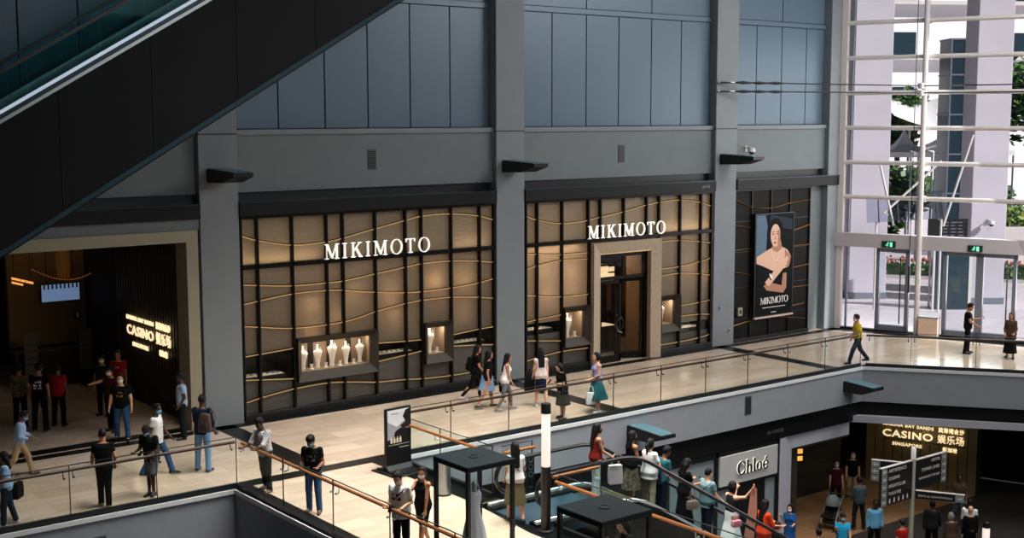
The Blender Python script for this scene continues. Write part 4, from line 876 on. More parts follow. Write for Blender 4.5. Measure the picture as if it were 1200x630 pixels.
# ------------------------------------------------------------------ railings
M_WOOD = mat('warm_wood_handrail', (150, 92, 48), .35, noise=.12, nscale=5, stretch=(1, 1, 8))
M_WOODD = mat('dark_wood_handrail', (78, 52, 40), .35)
M_SHOE = mat('dark_rail_shoe', (26, 30, 32), .35)
def railing(pts, label, rail, side=1, n=None, zt=1.14, hz=1.02, z=0, cat='glass railing', teal=False):
    t = thing('glass_railing', label, cat, (*pts[0], z)); P = [Vector((p[0]-pts[0][0], p[1]-pts[0][1], 0)) for p in pts]; off = []
    for i in range(len(P)):
        d = (P[min(i+1, len(P)-1)]-P[max(i-1, 0)]).normalized(); off.append(P[i]+Vector((-d.y, d.x, 0))*side*.085)
    MB().tube([q+Vector((0, 0, hz)) for q in off], .034, 10).build('handrail', rail, t, True)
    for i in range(len(P)-1):
        d = P[i+1]-P[i]; L = d.length; d.normalize(); nn = Vector((-d.y, d.x, 0))
        MB().prism([(0, 0), (L, 0), (L, .11), (0, .11)], P[i]-nn*.04, d, (0, 0, 1), nn*.08).build('base_shoe', M_SHOE, t)
        k = n or max(1, round(L/2.0))
        for j in range(k):
            a, e = L*j/k+.008, L*(j+1)/k-.008
            g = MB().prism([(a, .1), (e, .1), (e, zt), (a, zt)], P[i]-nn*.008, d, (0, 0, 1), nn*.016).build('glass_panel', M_GLASST if teal else M_GLASS, t)
            MB().prism([(a, zt), (e, zt), (e, zt+.014), (a, zt+.014)], P[i]-nn*.011, d, (0, 0, 1), nn*.022).build('top_edge', M_SHOE, g)
            for s_ in (a+.09, e-.09):
                o = P[i]+d*s_; MB().tube([o+nn*side*.01+Vector((0, 0, hz-.14)), o+nn*side*.07+Vector((0, 0, hz-.15)), o+nn*side*.085+Vector((0, 0, hz-.02))], .011, 6).ball(o+nn*side*.012+Vector((0, 0, hz-.14)), .026, 6).build('bracket', M_STEEL if rail is M_WOOD else M_SHOE, t)
            MB().prism([(e, .1), (e+.016, .1), (e+.016, zt), (e, zt)], P[i]-nn*.01, d, (0, 0, 1), nn*.02).build('joint', M_SHOE, g)
    return t
YE = EDGE+.1
railing([(-14, YE), (BX0+.1, YE)], 'glass railing with dark wooden handrail along the left walkway edge', M_WOODD, 1)
railing([(BX0+.1, YE-.12), (BX0+.1, -20)], 'glass railing with pale wooden handrail along the left side of the bridge', M_WOOD, 1)
railing([(BX1-.08, YE), (TURN[0]-.02, YE)], 'glass railing with dark wooden handrail along the shop walkway', M_WOODD, 1, n=10)
pts = [eo(t_, .1) for t_ in (.08, 1.5, 3.5, 6, 9, 13)]
railing(pts, 'glass railing of the entrance hall after the walkway bends', M_WOODD, 1)
railing([(BX1-.08, YE-.2), (BX1-.08, -9.6)], 'glass railing with wooden handrail beside the poster stand on the bridge', M_WOOD, -1, teal=True)
railing([(BX2-.08, -12.2), (BX2-.08, -20)], 'glass railing with wooden handrail at the right of the bridge, below the lamp post', M_WOOD, -1, teal=True)
railing([(BX2+.0, -12.0), (2.1, -12.0)], 'short glass guard along the near side of the escalator landing', M_WOOD, 1, n=1, teal=True)
railing([(BX1+.05, -9.75), (2.1, -9.75)], 'short glass guard along the far side of the escalator landing', M_WOOD, -1, n=1, teal=True)

# ------------------------------------------------------------------ escalators
T30 = .577
M_RUB = mat('black_rubber_handrail', (14, 14, 15), .35); M_STEP = mat('grey_escalator_step', (70, 74, 78), .35, metal=.6); M_CLAD = mat('black_escalator_cladding', (14, 16, 17), .22, metal=.2)
M_ALU = mat('pale_aluminium', (200, 204, 206), .3, metal=.6)
XS, XE = 3.42, 3.42+5.2/T30
def zd(x):
    f = lambda u: 0 if u < -.5 else (u if u > .5 else (u+.5)**2/2)
    return -T30*(f(x-XS)-f(x-XE))
E1 = thing('escalator', 'escalator carrying people down from the bridge to the lower level', 'escalator', (0, -10.97, 0))
xs = [.58+i*.18 for i in range(int((15-.58)/.18))]
for sy, nm in ((1, 'far'), (-1, 'near')):
    y = sy*.675
    hp = [(1.02+.34*math.cos(a), y, .66+.34*math.sin(a)) for a in [R(270-i*18) for i in range(11)]]
    hp = [(x, y_, z_) for x, y_, z_ in hp]+[(x, y, zd(x)+1.0) for x in xs if 1.1 < x < 14.4]+[(14.5+.34*math.cos(a), y, LZ+.66+.34*math.sin(a)) for a in [R(90-i*18) for i in range(11)]]
    MB().tube(hp, .042, 10, up=(0, 1, 0), ry=.05).build('handrail', M_RUB, E1, True)
    for k in range(7):
        a = [x for x in xs if 1.0+k*1.93 <= x <= 1.0+(k+1)*1.93+.19 and x < 14.5]
        MB().prism([(x, zd(x)+.06) for x in a]+[(x, zd(x)+.96) for x in a[::-1]], (0, y-.008, 0), (1, 0, 0), (0, 0, 1), (0, .016, 0)).build('glass_panel', M_GLASST, E1)
    MB().prism([(x, zd(x)-.02) for x in xs]+[(x, zd(x)+.07) for x in xs[::-1]], (0, y-.11, 0), (1, 0, 0), (0, 0, 1), (0, .22, 0)).build('skirt_deck', M_CLAD, E1)
    MB().prism([(x, zd(x)+.06) for x in xs]+[(x, zd(x)+.12) for x in xs[::-1]], (0, y+sy*.1-.05, 0), (1, 0, 0), (0, 0, 1), (0, .1, 0)).build('edge_trim', M_WHITE, E1)
    MB().prism([(x, zd(x)-1.05) for x in xs if x > 2.6]+[(x, zd(x)-.0) for x in xs[::-1] if x > 2.6], (0, y+sy*.1-.01, 0), (1, 0, 0), (0, 0, 1), (0, .02, 0)).build('side_cladding', M_CLAD, E1)
MB().box(.57, 2.7, -.8, .8, -.25, .008).build('landing_plate', mat('blue_grey_landing', (64, 86, 100), .35, metal=.5), E1)
MB().box(12.8, 15, -.62, .62, LZ, LZ+.03).build('landing_plate', M_STEP, E1)
MB().prism([(x, zd(x)-1.05) for x in xs if x > 2.6]+[(x, zd(x)-.9) for x in xs[::-1] if x > 2.6], (0, -.76, 0), (1, 0, 0), (0, 0, 1), (0, 1.52, 0)).build('underside', M_CLAD, E1)
for k in range(28):
    x = 2.7+k*.364; z = zd(x+.182)
    if z < LZ+.05: break
    b = MB().box(x, x+.364, -.52, .52, z-.2, z); b.box(x+.34, x+.364, -.52, .52, z, z+.004, 1); b.build('step', [M_STEP, mat('yellow_step_edge', (120, 106, 52), .6)], E1)
t = thing('prohibition_sign', 'black panel of round prohibition symbols beside the far escalator newel', 'sign', (1.62, -10.16, .45))
MB().bbox(-.2, .2, -.02, .02, 0, .52, .006).build('panel', M_BLACK, t); MB().box(-.03, .03, -.02, .02, -.45, .0).build('post', M_BLACK, t)
for k in range(6): MB().tube([(-.09+(k % 2)*.18+.055*math.cos(a), -.024, .1+(k//2)*.16+.055*math.sin(a)) for a in [2*math.pi*i/12 for i in range(12)]], .007, 5, closed=True).build('ring_symbol', M_STEEL, t)

E2 = thing('escalator', 'large dark escalator rising across the upper left in front of the facade', 'escalator', (-7.05, -3.3, 0))
def sl(x, z): return z+T30*x      # z on the slope; x measured from the thing's origin
x0, x1 = -9.2, 17
def slab(za, zb, ya, yb, nm, m, xa=x0, xb=x1): return MB().prism([(xa, sl(xa, za)), (xb, sl(xb, za)), (xb, sl(xb, zb)), (xa, sl(xa, zb))], (0, ya, 0), (1, 0, 0), (0, 0, 1), (0, yb-ya, 0)).build(nm, m, E2)
M_CL2 = mat('dark_green_black_cladding', (9, 12, 11), .5, spec=.2, noise=.25, nscale=.6)
k = x0; i = 0
while k < x1:
    slab(5.32, 8.02, 0, .04, 'side_cladding', M_CL2, k+.006, min(k+2.1, x1)-.006); slab(5.32, 8.02, 1.56, 1.6, 'side_cladding', M_CL2, k+.006, min(k+2.1, x1)-.006); k += 2.1
slab(5.26, 5.36, .0, 1.6, 'underside', M_CL2); slab(5.3, 5.42, -.02, .01, 'lower_edge', M_TEAL)
slab(6.6, 7.2, .04, 1.56, 'truss', M_BLACK)
slab(8.02, 8.1, -.02, .12, 'edge_trim', M_ALU); slab(8.1, 8.2, .02, .14, 'skirt', M_TEAL); slab(8.2, 8.27, .06, .16, 'light_strip', mat('cool_light_strip', (225, 235, 245), .4, emit=(215, 232, 250), estr=.55))
slab(8.02, 8.27, 1.46, 1.6, 'edge_trim', M_ALU)
G2 = glass('teal_escalator_glass', (.66, .88, .88), 1.25)
k = x0+.3
while k < x1-.5:
    slab(8.25, 9.02, .1, .115, 'glass_panel', G2, k+.01, min(k+1.6, x1)-.01); slab(8.25, 9.02, 1.5, 1.515, 'glass_panel', G2, k+.01, min(k+1.6, x1)-.01); k += 1.6
slab(9.0, 9.09, .05, .16, 'handrail', M_RUB); slab(9.0, 9.09, 1.44, 1.55, 'handrail', M_RUB)
k = x0
while k < 9: MB().box(k, k+.364, .2, 1.42, sl(k, 7.4), sl(k, 7.6)).build('step', M_STEP, E2); k += .364
MB().box(x0-.0, x0+1.0, .05, 1.55, .0, sl(x0, 5.4)).build('pit_cover', M_CL2, E2)

# ------------------------------------------------------------------ bridge furniture
def kiosk(x, y, h, label):
    t = thing('display_kiosk', label, 'glass kiosk', (x, y, 0)); s = .52
    for sx in (-1, 1):
        for sy in (-1, 1): MB().bbox(sx*s-.035*(sx+1), sx*s+.035*(1-sx), sy*s-.035*(sy+1), sy*s+.035*(1-sy), 0, h-.09, .005).build('post', M_BLACK, t)
    MB().bbox(-s-.005, s+.005, -s-.005, s+.005, h-.1, h, .01).build('roof', mat('teal_black_roof', (16, 28, 32), .6, spec=.2), t)
    MB().lathe([(.1, 0), (.1, .015), (.07, .02), (.07, .012)], (0, 0, h), 18).build('roof_cap', M_BLACK, t)
    MB().bbox(-s, s, -s, s, 0, .12, .01).build('plinth', M_BLACK, t)
    for sx in (-1, 1):
        MB().box(sx*(s-.03)-.006, sx*(s-.03)+.006, -s+.07, s-.07, .12, h-.1).build('glass_pane', M_GLASS, t)
        MB().box(-s+.07, s-.07, sx*(s-.03)-.006, sx*(s-.03)+.006, .12, h-.1).build('glass_pane', M_GLASS, t)
    MB().bbox(s-.12, s-.02, -s-.05, -s+.0, .95, 1.1, .01).build('lock', M_BLACK, t)
kiosk(-2.02, -13.2, 2.2, 'black framed glass kiosk showing a white gown, left one'); kiosk(-2.2, -16.84, 2.2, 'black framed glass kiosk nearest the camera, below the escalator')
def gown(x, y, label, m):
    t = thing('gown', label, 'gown', (x, y, .12)); n = 32; vs = []
    prof = [(.0, .30, .28), (.35, .25, .22), (.7, .19, .16), (.95, .13, .10), (1.08, .12, .085), (1.2, .145, .10), (1.3, .15, .105), (1.36, .12, .08)]
    for z, a, c in prof:
        for j in range(n): w_ = 1+(.07*math.sin(j*2*math.pi/n*9) if z < .9 else 0); q = 2*math.pi*j/n; vs.append((a*w_*math.cos(q), c*w_*math.sin(q), z+.06))
    MB().add(vs, [(i*n+j, i*n+(j+1) % n, (i+1)*n+(j+1) % n, (i+1)*n+j) for i in range(len(prof)-1) for j in range(n)]+[tuple(range(n-1, -1, -1)), tuple(range((len(prof)-1)*n, len(prof)*n))]).build('dress', m, t, True)
    for s in (-1, 1): MB().tube([(s*.1, -.05, 1.4), (s*.07, -.02, 1.55), (s*.08, .05, 1.4)], .008, 5).build('shoulder_strap', m, t)
    MB().lathe([(.11, 1.36), (.05, 1.46), (.045, 1.56), (.02, 1.6)], n=16).build('mannequin_neck', M_STEEL, t, True); MB().lathe([(.18, 0), (.18, .02), (.02, .04), (.02, 1.0)], n=16).build('stand', M_STEEL, t)
gown(-1.95, -13.1, 'long white gown on a stand inside the left kiosk', mat('white_satin', (222, 224, 236), .4)); gown(-2.15, -16.85, 'pale gown on a stand inside the nearest kiosk', mat('pale_satin', (204, 208, 226), .4))
t = thing('lamp_post', 'black lamp post with a glowing white tube, at the bridge edge', 'lamp post', (.58, -12.06, 0))
MB().lathe([(.15, 0), (.15, .03), (.1, .05), (.098, 1.33)], n=24).build('pole', M_BLACK, t, True)
MB().lathe([(.085, 1.33), (.088, 1.34), (.088, 2.41), (.085, 2.42)], n=24).build('light_tube', mat('lit_white_tube', (250, 240, 232), .4, emit=(255, 236, 222), estr=.9), t, True)
MB().lathe([(.1, 2.4), (.1, 2.58), (.09, 2.6)], n=24).build('cap', M_BLACK, t, True)
t = thing('litter_bin', 'stainless steel cylindrical bin behind the left kiosk', 'bin', (.42, -8.75, 0))
MB().lathe([(.165, 0), (.165, .04)], n=24).build('base_ring', M_BLACK, t); MB().lathe([(.16, .04), (.16, .82)], n=24).build('body', M_STEEL, t, True); MB().lathe([(.165, .82), (.165, .86), (.09, .87), (.09, .85)], n=24).build('rim', M_BLACK, t, True)
t = thing('poster_stand', 'black freestanding poster stand with a grey-and-white portrait on the bridge', 'poster stand', (.7, -6.5, 0), R(4))
b = MB(); prof = [(-.42, 0), (.34, 0), (.34, .05), (.1, .07), (.04, .2), (.04, 1.5), (-.04, 1.5), (-.04, .16), (-.12, .06), (-.42, .04)]
b.prism([(p[0], p[1]) for p in prof], (-.36, 0, 0), (0, 1, 0), (0, 0, 1), (.72, 0, 0)); b.build('curved_body', M_BLACK, t)
MB().bbox(-.5, .5, -.55, .38, 0, .03, .008).build('foot_plate', M_BLACK, t)
Q = [mat('pp_grey', (150, 150, 156), .5), mat('pp_light', (214, 214, 218), .5), mat('pp_black', (14, 14, 16), .5), mat('pp_cream', (216, 204, 178), .5)]
b = MB(); yy = [0]
def pshape(pts, mi): yy[0] += 1; y = -.041-.0007*yy[0]; b.prism(pts, (0, y+.0006, 0), (1, 0, 0), (0, 0, 1), (0, -.0006, 0), mi)
pshape([(-.32, .66), (.32, .66), (.32, 1.46), (-.32, 1.46)], 0); pshape([(-.32, 1.2), (-.05, 1.05), (.3, 1.25), (.32, 1.46), (-.32, 1.46)], 1)
pshape([(.32, 1.46), (.2, 1.42), (.12, 1.28), (.2, 1.15), (.05, 1.08), (.1, 1.0), (.32, 1.02)], 2); pshape([(-.1, .95), (.05, 1.02), (.32, .98), (.32, .66), (-.32, .66), (-.32, .76), (-.15, .8)], 2)
for k in range(4): x = -.24+k*.085; pshape([(x, .68), (x+.06, .68), (x+.06, .78), (x+.04, .8), (x+.04, .83), (x+.02, .83), (x+.02, .8), (x, .78)], 3)
pshape([(-.3, .63), (.3, .63), (.3, .64), (-.3, .64)], 3)
for k in range(6): pshape([(.02+k*.045, .55), (.05+k*.045, .55), (.05+k*.045, .57), (.02+k*.045, .57)], 1)
for k in range(4): pshape([(-.2+k*.05, 1.36), (-.165+k*.05, 1.36), (-.165+k*.05, 1.38), (-.2+k*.05, 1.38)], 2)
b.build('poster_print', Q, t)
b = MB()
for k in range(6): b.box(-.15+k*.055, -.11+k*.055, -.4, -.37, .031, .034)
b.build('foot_lettering', M_CURT, t)

# ------------------------------------------------------------------ lower level shops and signs
M_FROST = mat('pale_grey_shop_glass', (140, 150, 154), .25)
t = thing('shopfront', 'grey boutique shopfront with a pale sign band on the lower level', 'shopfront', (13, yp, LZ)); f = lambda z: z-LZ
MB().box(-2.1, -.25, -.02, .02, .1, f(-2.05)).build('window_glass', M_FROST, t); MB().box(-2.1, 2.6, .0, .02, 0, .12).build('plinth', M_BLACK, t)
for x in (-.25, 2.54): MB().bbox(x, x+.12, -.1, .05, 0, f(-1.84), .01).build('post', M_BLACK, t)
MB().bbox(-2.2, 2.66, -.1, .05, f(-2.0), f(-1.84), .01).build('head', M_BLACK, t)
MB().bbox(-.1, 2.53, -.14, .0, f(-2.93), f(-2.0), .012).build('sign_band', mat('pale_grey_sign', (188, 188, 186), .5), t)
MB().bbox(-.12, 2.54, -.12, .0, f(-3.02), f(-2.93), .008).build('band_edge', M_BLACK, t)
MB().box(-.1, .5, -.02, .02, .1, f(-3.0)).build('window_glass', M_FROST, t); MB().box(2.05, 2.54, -.02, .02, .1, f(-3.0)).build('window_glass', M_FROST, t)
MB().bbox(.5, 2.05, -.06, .0, .1, f(-3.02), .01).build('display_frame', M_BLACK, t)
sg = thing('shop_sign', 'black Chloé lettering with a warm halo on the pale sign band', 'shop sign', (13.62, yp-.17, -2.66))
x = 0
for c in 'Chloé':
    b = MB(); a = glyph(b, c, x, .4, w=.16, hair=.05, d=.03); o = b.build('letter', M_BLACK, sg)
    h_ = MB(); glyph(h_, c, x, .4, w=.21, hair=.1, d=.006); h_.v = [(p[0], p[1]+.026, p[2]) for p in h_.v]; h_.build('halo', mat('letter_halo', (255, 244, 220), .5, emit=(255, 246, 226), estr=1.2), o); x += (a+.0)*.4
lamp('POINT', 'sign_halo', (14.2, yp-.35, -2.45), 1.2, (1, .9, .7), radius=.3)
t = thing('advert_poster', 'tall poster of a figure in salmon pink in the boutique window', 'poster', (14.35, yp-.065, -4.9))
MB().box(-.55, .6, -.01, .0, 0, 1.85).build('sheet', M_BLACK, t)
b = MB(); yy = [0]
def psh(pts, mi): yy[0] += 1; y = -.0107-.0007*yy[0]; b.prism(pts, (0, y+.0006, 0), (1, 0, 0), (0, 0, 1), (0, -.0006, 0), mi)
psh([(-.3, 0), (-.1, .9), (.0, 1.5), (.12, 1.78), (.3, 1.6), (.33, .9), (.2, 0)], 0); psh([(.05, 1.45), (.12, 1.72), (.22, 1.6), (.2, 1.4)], 1); psh([(-.1, .7), (.2, .5), (.22, .62), (-.05, .85)], 1)
b.build('figure_print', [mat('salmon_print', (206, 140, 120), .5), mat('tan_print', (170, 106, 80), .5)], t)
t = thing('unit_number', 'small pale unit number on the lower shutter header', 'lettering', (15.0, yp-.142, -1.62)); text_mb('B1-119/120', .16, .008).build('lettering', M_CURTD, t)
t = thing('unit_number', 'small pale unit number on the header above the shop door', 'lettering', (17.55, -.062, 5.7)); text_mb('#01-05', .13, .008).build('lettering', M_CURTD, t)
t = thing('gold_sign', 'small glowing gold sign at the left of the lower casino entrance', 'lit sign', (16.92, yp+.6, -2.95), R(-25))
for k in range(2): MB().box(0, .5, -.02, 0, k*.24, k*.24+.15).build('gold_line', mat('gold_lit', (255, 190, 90), .4, emit=(255, 180, 80), estr=1.2), t)
MB().box(-.05, .55, 0, .02, -.1, .5).build('back_plate', M_BLACK, t)
# direction post
D = thing('direction_sign', 'pale signpost with black direction boards on the lower level', 'signpost', (17.67, -8.83, LZ))
MB().lathe([(.2, 0), (.2, .02), (.075, .04), (.075, 3.1)], n=16).build('post', mat('pale_post', (176, 172, 152), .5), D, True); MB().lathe([(.07, 3.1), (.075, 3.12), (.075, 3.42), (.06, 3.44)], n=16).build('post_light', mat('dim_lit_cap', (210, 205, 205), .4, emit=(220, 215, 215), estr=.3), D, True)
M_ARW = mat('grey_arrow_tile', (126, 132, 128), .5); M_LET = mat('pale_sign_lettering', (226, 214, 204), .5)
def arrow(b, x, y, z, s, dr):
    b.prism([(x-dr*s, z-.015), (x+dr*s*.6, z-.015), (x+dr*s*.6, z+.015), (x-dr*s, z+.015)], (0, y, 0), (1, 0, 0), (0, 0, 1), (0, -.006, 0)); b.prism([(x+dr*s*.2, z+s*.75), (x+dr*s*.35, z+s*.85), (x+dr*s*1.1, z), (x+dr*s*.35, z-s*.85), (x+dr*s*.2, z-s*.75), (x+dr*s*.85, z)], (0, y, 0), (1, 0, 0), (0, 0, 1), (0, -.006, 0))
def board(x0, x1, z0, z1, rows, dr, ang=0, nm='direction_board'):
    o = MB().bbox(x0, x1, -.05, .05, z0, z1, .006).build(nm, M_BLACK, D, rz=R(ang))
    MB().box(x0, x1, -.055, .055, z1, z1+.02).build('top_edge', M_CURT, o)
    nr = len(rows); h = (z1-z0)/nr
    for k, tx in enumerate(rows):
        z = z1-h*(k+.5)
        if dr < 0: a0, a1 = x0, x0+.26
        else: a0, a1 = x1-.26, x1
        MB().box(a0, a1, -.058, -.05, z-h/2+.01, z+h/2-.01).build('arrow_tile', M_ARW, o)
        b = MB(); arrow(b, (a0+a1)/2, -.058, z, .07, dr); b.build('arrow', M_LET, o)
        if tx: m = text_mb(tx, min(.17, h*.6, 1.5*(x1-x0-.4)/max(4, len(tx))), .006, align='LEFT' if dr < 0 else 'RIGHT', spacing=1.1); xx = x0+.34 if dr < 0 else x1-.34; m.v = [(p[0]+xx, p[1]-.054, p[2]+z-.05) for p in m.v]; m.build('lettering', M_LET, o)
    return o
b1 = board(-1.62, -.1, 1.9, 3.06, ['ARTSCIENCE', 'CASINO', 'NIGHTCLUB', 'THEATRE', ''], -1)
b = MB()
for k in range(5): x = -1.2+k*.22; b.ball((x, -.056, 2.08), .022, 5, (1, .3, 1)).box(x-.03, x+.03, -.058, -.05, 1.96, 2.05)
b.build('pictogram', M_LET, b1)
board(.1, 1.66, 2.12, 3.04, ['HOTEL', 'TOWER LEVEL', 'GARDENS BY THE BAY', ''], 1)
board(.1, 1.5, 1.9, 2.13, ['EXPO & CONVENTION'], 1, -60); board(-1.22, -.1, 2.3, 2.95, ['', '', ''], -1, -60)
t = thing('lamp_post', 'black-capped bollard lamp with a glowing tube at the bottom right', 'lamp post', (19.5, -10.23, LZ)); MB().lathe([(.12, 0), (.12, .5)], n=16).build('pole', M_BLACK, t, True); MB().lathe([(.11, .5), (.11, .95)], n=16).build('light_tube', _M['lit_white_tube'], t, True); MB().lathe([(.125, .95), (.125, 1.12), (.1, 1.14)], n=16).build('cap', M_BLACK, t, True)
# stroller
t = thing('stroller', 'black pushchair with a grey hood in the lower casino entrance', 'pushchair', (18.1, -5.5, LZ), R(200))
for x, y in ((.35, .24), (.35, -.24), (-.35, .26), (-.35, -.26)): MB().tube([(x+.11*math.cos(a), y, .13+.11*math.sin(a)) for a in [2*math.pi*i/14 for i in range(14)]], .025, 6, up=(0, 1, 0), closed=True).cyl((x, y-.02, .13), (x, y+.02, .13), .04, 8).build('wheel', M_RUB, t)
for y in (-.24, .24): MB().tube([(.35, y, .13), (.1, y, .45), (-.25, y, .8), (-.55, y, 1.02)], .016, 6).build('frame_tube', M_STEEL, t); MB().tube([(-.35, y, .13), (.1, y, .5)], .016, 6).build('frame_tube', M_STEEL, t)
MB().cyl((-.55, -.24, 1.02), (-.55, .24, 1.02), .022, 8).build('handle', M_RUB, t)
MB().prism([(.4, .42), (-.1, .4), (-.35, .95), (-.28, .98), (0, .5), (.4, .5)], (0, -.21, 0), (1, 0, 0), (0, 0, 1), (0, .42, 0)).build('seat', M_BLACK, t)
b = MB(); n = 9; vs = []
for j in range(9):
    a = R(10+j*16)
    for i in range(n): q = R(-90+i*180/(n-1)); vs.append((-.15+.36*math.cos(a)*math.cos(q)*1.0, .25*math.sin(q), .72+.36*math.sin(a)*math.cos(q)))
b.add(vs, [(j*n+i, j*n+i+1, (j+1)*n+i+1, (j+1)*n+i) for j in range(8) for i in range(n-1)]); b.build('hood', mat('grey_hood', (96, 100, 100), .7), t, True)
MB().bbox(-.2, .25, -.2, .2, .2, .34, .02).build('basket', M_BLACK, t)
# ------------------------------------------------------------------ people: smooth implicit bodies turned into one continuous mesh each
def A(*v): return np.array(v, float)
def nrm(v): return v/(np.linalg.norm(v)+1e-9)
def cone(a, b, ra, rb, k=.025): return ('c', A(*a), A(*b), ra, rb, k)
def ellip(c, r, k=.02, F=None): return ('e', A(*c), A(*r), k, np.eye(3) if F is None else F)
def loft(o, F, sec, k=.03, e=2.3): return ('l', A(*o), F, np.array(sec, float), k, e)       # sections: height, half width, half depth, offset forward
def field(prims, vox):
    lo, hi = np.full(3, 9.), np.full(3, -9.); bbs = []
    for p in prims:
        if p[0] == 'c': r = max(p[3], p[4]); a, b = np.minimum(p[1], p[2])-r, np.maximum(p[1], p[2])+r
        elif p[0] == 'e': r = p[2].max(); a, b = p[1]-r, p[1]+r
        else:
            s = p[3]; pts = []
            for h, w, d, o in s:
                for sx in (-1, 1):
                    for sy in (-1, 1): pts.append(p[1]+p[2] @ A(o+sx*d, sy*w, h))
            pts = np.array(pts); a, b = pts.min(0), pts.max(0)
        bbs.append((a, b)); lo = np.minimum(lo, a); hi = np.maximum(hi, b)
    lo = lo-3*vox; hi = hi+3*vox; n = np.ceil((hi-lo)/vox).astype(int)+1
    G = np.full(n, 1., np.float32)
    ax = [lo[i]+vox*np.arange(n[i]) for i in range(3)]
    for p, (a, b) in zip(prims, bbs):
        pad = .06
        i0 = np.maximum(0, np.floor((a-pad-lo)/vox).astype(int)); i1 = np.minimum(n, np.ceil((b+pad-lo)/vox).astype(int)+1)
        X, Y, Z = np.meshgrid(*(ax[i][i0[i]:i1[i]] for i in range(3)), indexing='ij')
        P = np.stack((X, Y, Z), -1)
        if p[0] == 'c':
            ba = p[2]-p[1]; t = np.clip(((P-p[1]) @ ba)/max(1e-9, ba @ ba), 0, 1); d = np.linalg.norm(P-p[1]-t[..., None]*ba, axis=-1)-(p[3]+(p[4]-p[3])*t); k = p[5]
        elif p[0] == 'e':
            q = (P-p[1]) @ p[4]; d = (np.linalg.norm(q/p[2], axis=-1)-1)*p[2].min(); k = p[3]
        else:
            q = (P-p[1]) @ p[2]; s = p[3]; h = q[..., 2]
            wd = np.interp(h, s[:, 0], s[:, 1]); dp = np.interp(h, s[:, 0], s[:, 2]); of = np.interp(h, s[:, 0], s[:, 3]); e = p[5]
            d = ((np.abs((q[..., 0]-of)/dp)**e+np.abs(q[..., 1]/wd)**e)**(1/e)-1)*np.minimum(wd, dp)
            d = np.maximum(d, np.maximum(h-s[-1, 0], s[0, 0]-h)); k = p[4]
        S = G[i0[0]:i1[0], i0[1]:i1[1], i0[2]:i1[2]]
        hh = np.maximum(k-np.abs(S-d), 0)/k
        G[i0[0]:i1[0], i0[1]:i1[1], i0[2]:i1[2]] = np.minimum(S, d)-hh*hh*k/4
    return G, lo, ax
def surfnet(G, lo, vox):
    s = G < 0; n = np.array(G.shape)
    c = np.zeros(n-1, np.int8)
    for i in (0, 1):
        for j in (0, 1):
            for k in (0, 1): c += s[i:n[0]-1+i, j:n[1]-1+j, k:n[2]-1+k]
    act = np.argwhere((c > 0) & (c < 8)); m = len(act)
    idx = np.full(n-1, -1, np.int32); idx[act[:, 0], act[:, 1], act[:, 2]] = np.arange(m)
    acc = np.zeros((m, 3)); cnt = np.zeros(m)
    cor = [(i, j, k) for i in (0, 1) for j in (0, 1) for k in (0, 1)]
    for a in cor:
        for ax_ in range(3):
            if a[ax_]: continue
            b = list(a); b[ax_] = 1
            va = G[act[:, 0]+a[0], act[:, 1]+a[1], act[:, 2]+a[2]]; vb = G[act[:, 0]+b[0], act[:, 1]+b[1], act[:, 2]+b[2]]
            x = (va < 0) != (vb < 0); t = np.where(x, va/np.where(x, va-vb, 1), 0)
            p = np.tile(A(*a), (m, 1)); p[:, ax_] = t
            acc[x] += p[x]; cnt[x] += 1
    V = (acc/cnt[:, None]+act)*vox+lo
    Fs = []
    for ax_ in range(3):
        o1, o2 = [(1, 2), (2, 0), (0, 1)][ax_]
        sl0 = [slice(None)]*3; sl1 = [slice(None)]*3; sl0[ax_] = slice(0, -1); sl1[ax_] = slice(1, None)
        e = np.argwhere(s[tuple(sl0)] != s[tuple(sl1)]); q = []
        for d1, d2 in ((0, 0), (-1, 0), (-1, -1), (0, -1)):
            f = e.copy(); f[:, o1] += d1; f[:, o2] += d2; q.append(idx[f[:, 0], f[:, 1], f[:, 2]])
        q = np.stack(q, 1); fl = s[e[:, 0], e[:, 1], e[:, 2]]
        q[fl] = q[fl]
        q[~fl] = q[~fl][:, ::-1]
        Fs.append(q)
    F = np.concatenate(Fs); F = F[(F >= 0).all(1)]
    return V, F
def npmesh(name, V, F, mats, mi=None):
    me = bpy.data.meshes.new(name); me.vertices.add(len(V)); me.vertices.foreach_set('co', V.astype(np.float32).ravel())
    me.loops.add(F.size); me.loops.foreach_set('vertex_index', F.astype(np.int32).ravel())
    me.polygons.add(len(F)); me.polygons.foreach_set('loop_start', np.arange(0, F.size, 4, dtype=np.int32)); me.polygons.foreach_set('loop_total', np.full(len(F), 4, np.int32))
    for m in mats: me.materials.append(m)
    if mi is not None: me.polygons.foreach_set('material_index', mi.astype(np.int32))
    me.update(); me.validate(); me.polygons.foreach_set('use_smooth', np.ones(len(me.polygons), bool))
    return me
def sdf(name, prims, vox, mats, parent, cut=None, paint=None):
    G, lo, ax = field(prims, vox)
    if cut is not None:
        X, Y, Z = np.meshgrid(*ax, indexing='ij'); G = np.maximum(G, cut(X, Y, Z).astype(np.float32))
    V, F = surfnet(G, lo, vox)
    if len(F) == 0: return None
    mi = None
    if paint is not None: mi = paint(V[F].mean(1))
    return link(name, npmesh(name, V, F, mats if isinstance(mats, (list, tuple)) else [mats], mi), parent)
def rotY(a): c, s = math.cos(a), math.sin(a); return np.array([[c, 0, s], [0, 1, 0], [-s, 0, c]])
def rotZ(a): c, s = math.cos(a), math.sin(a); return np.array([[c, -s, 0], [s, c, 0], [0, 0, 1]])
def rotX(a): c, s = math.cos(a), math.sin(a); return np.array([[1, 0, 0], [0, c, -s], [0, s, c]])
def limb(fwd, out, side): # direction of a limb: fwd degrees forward from straight down, out degrees away from the body
    return rotX(R(out)*side) @ rotY(-R(fwd)) @ A(0, 0, -1)
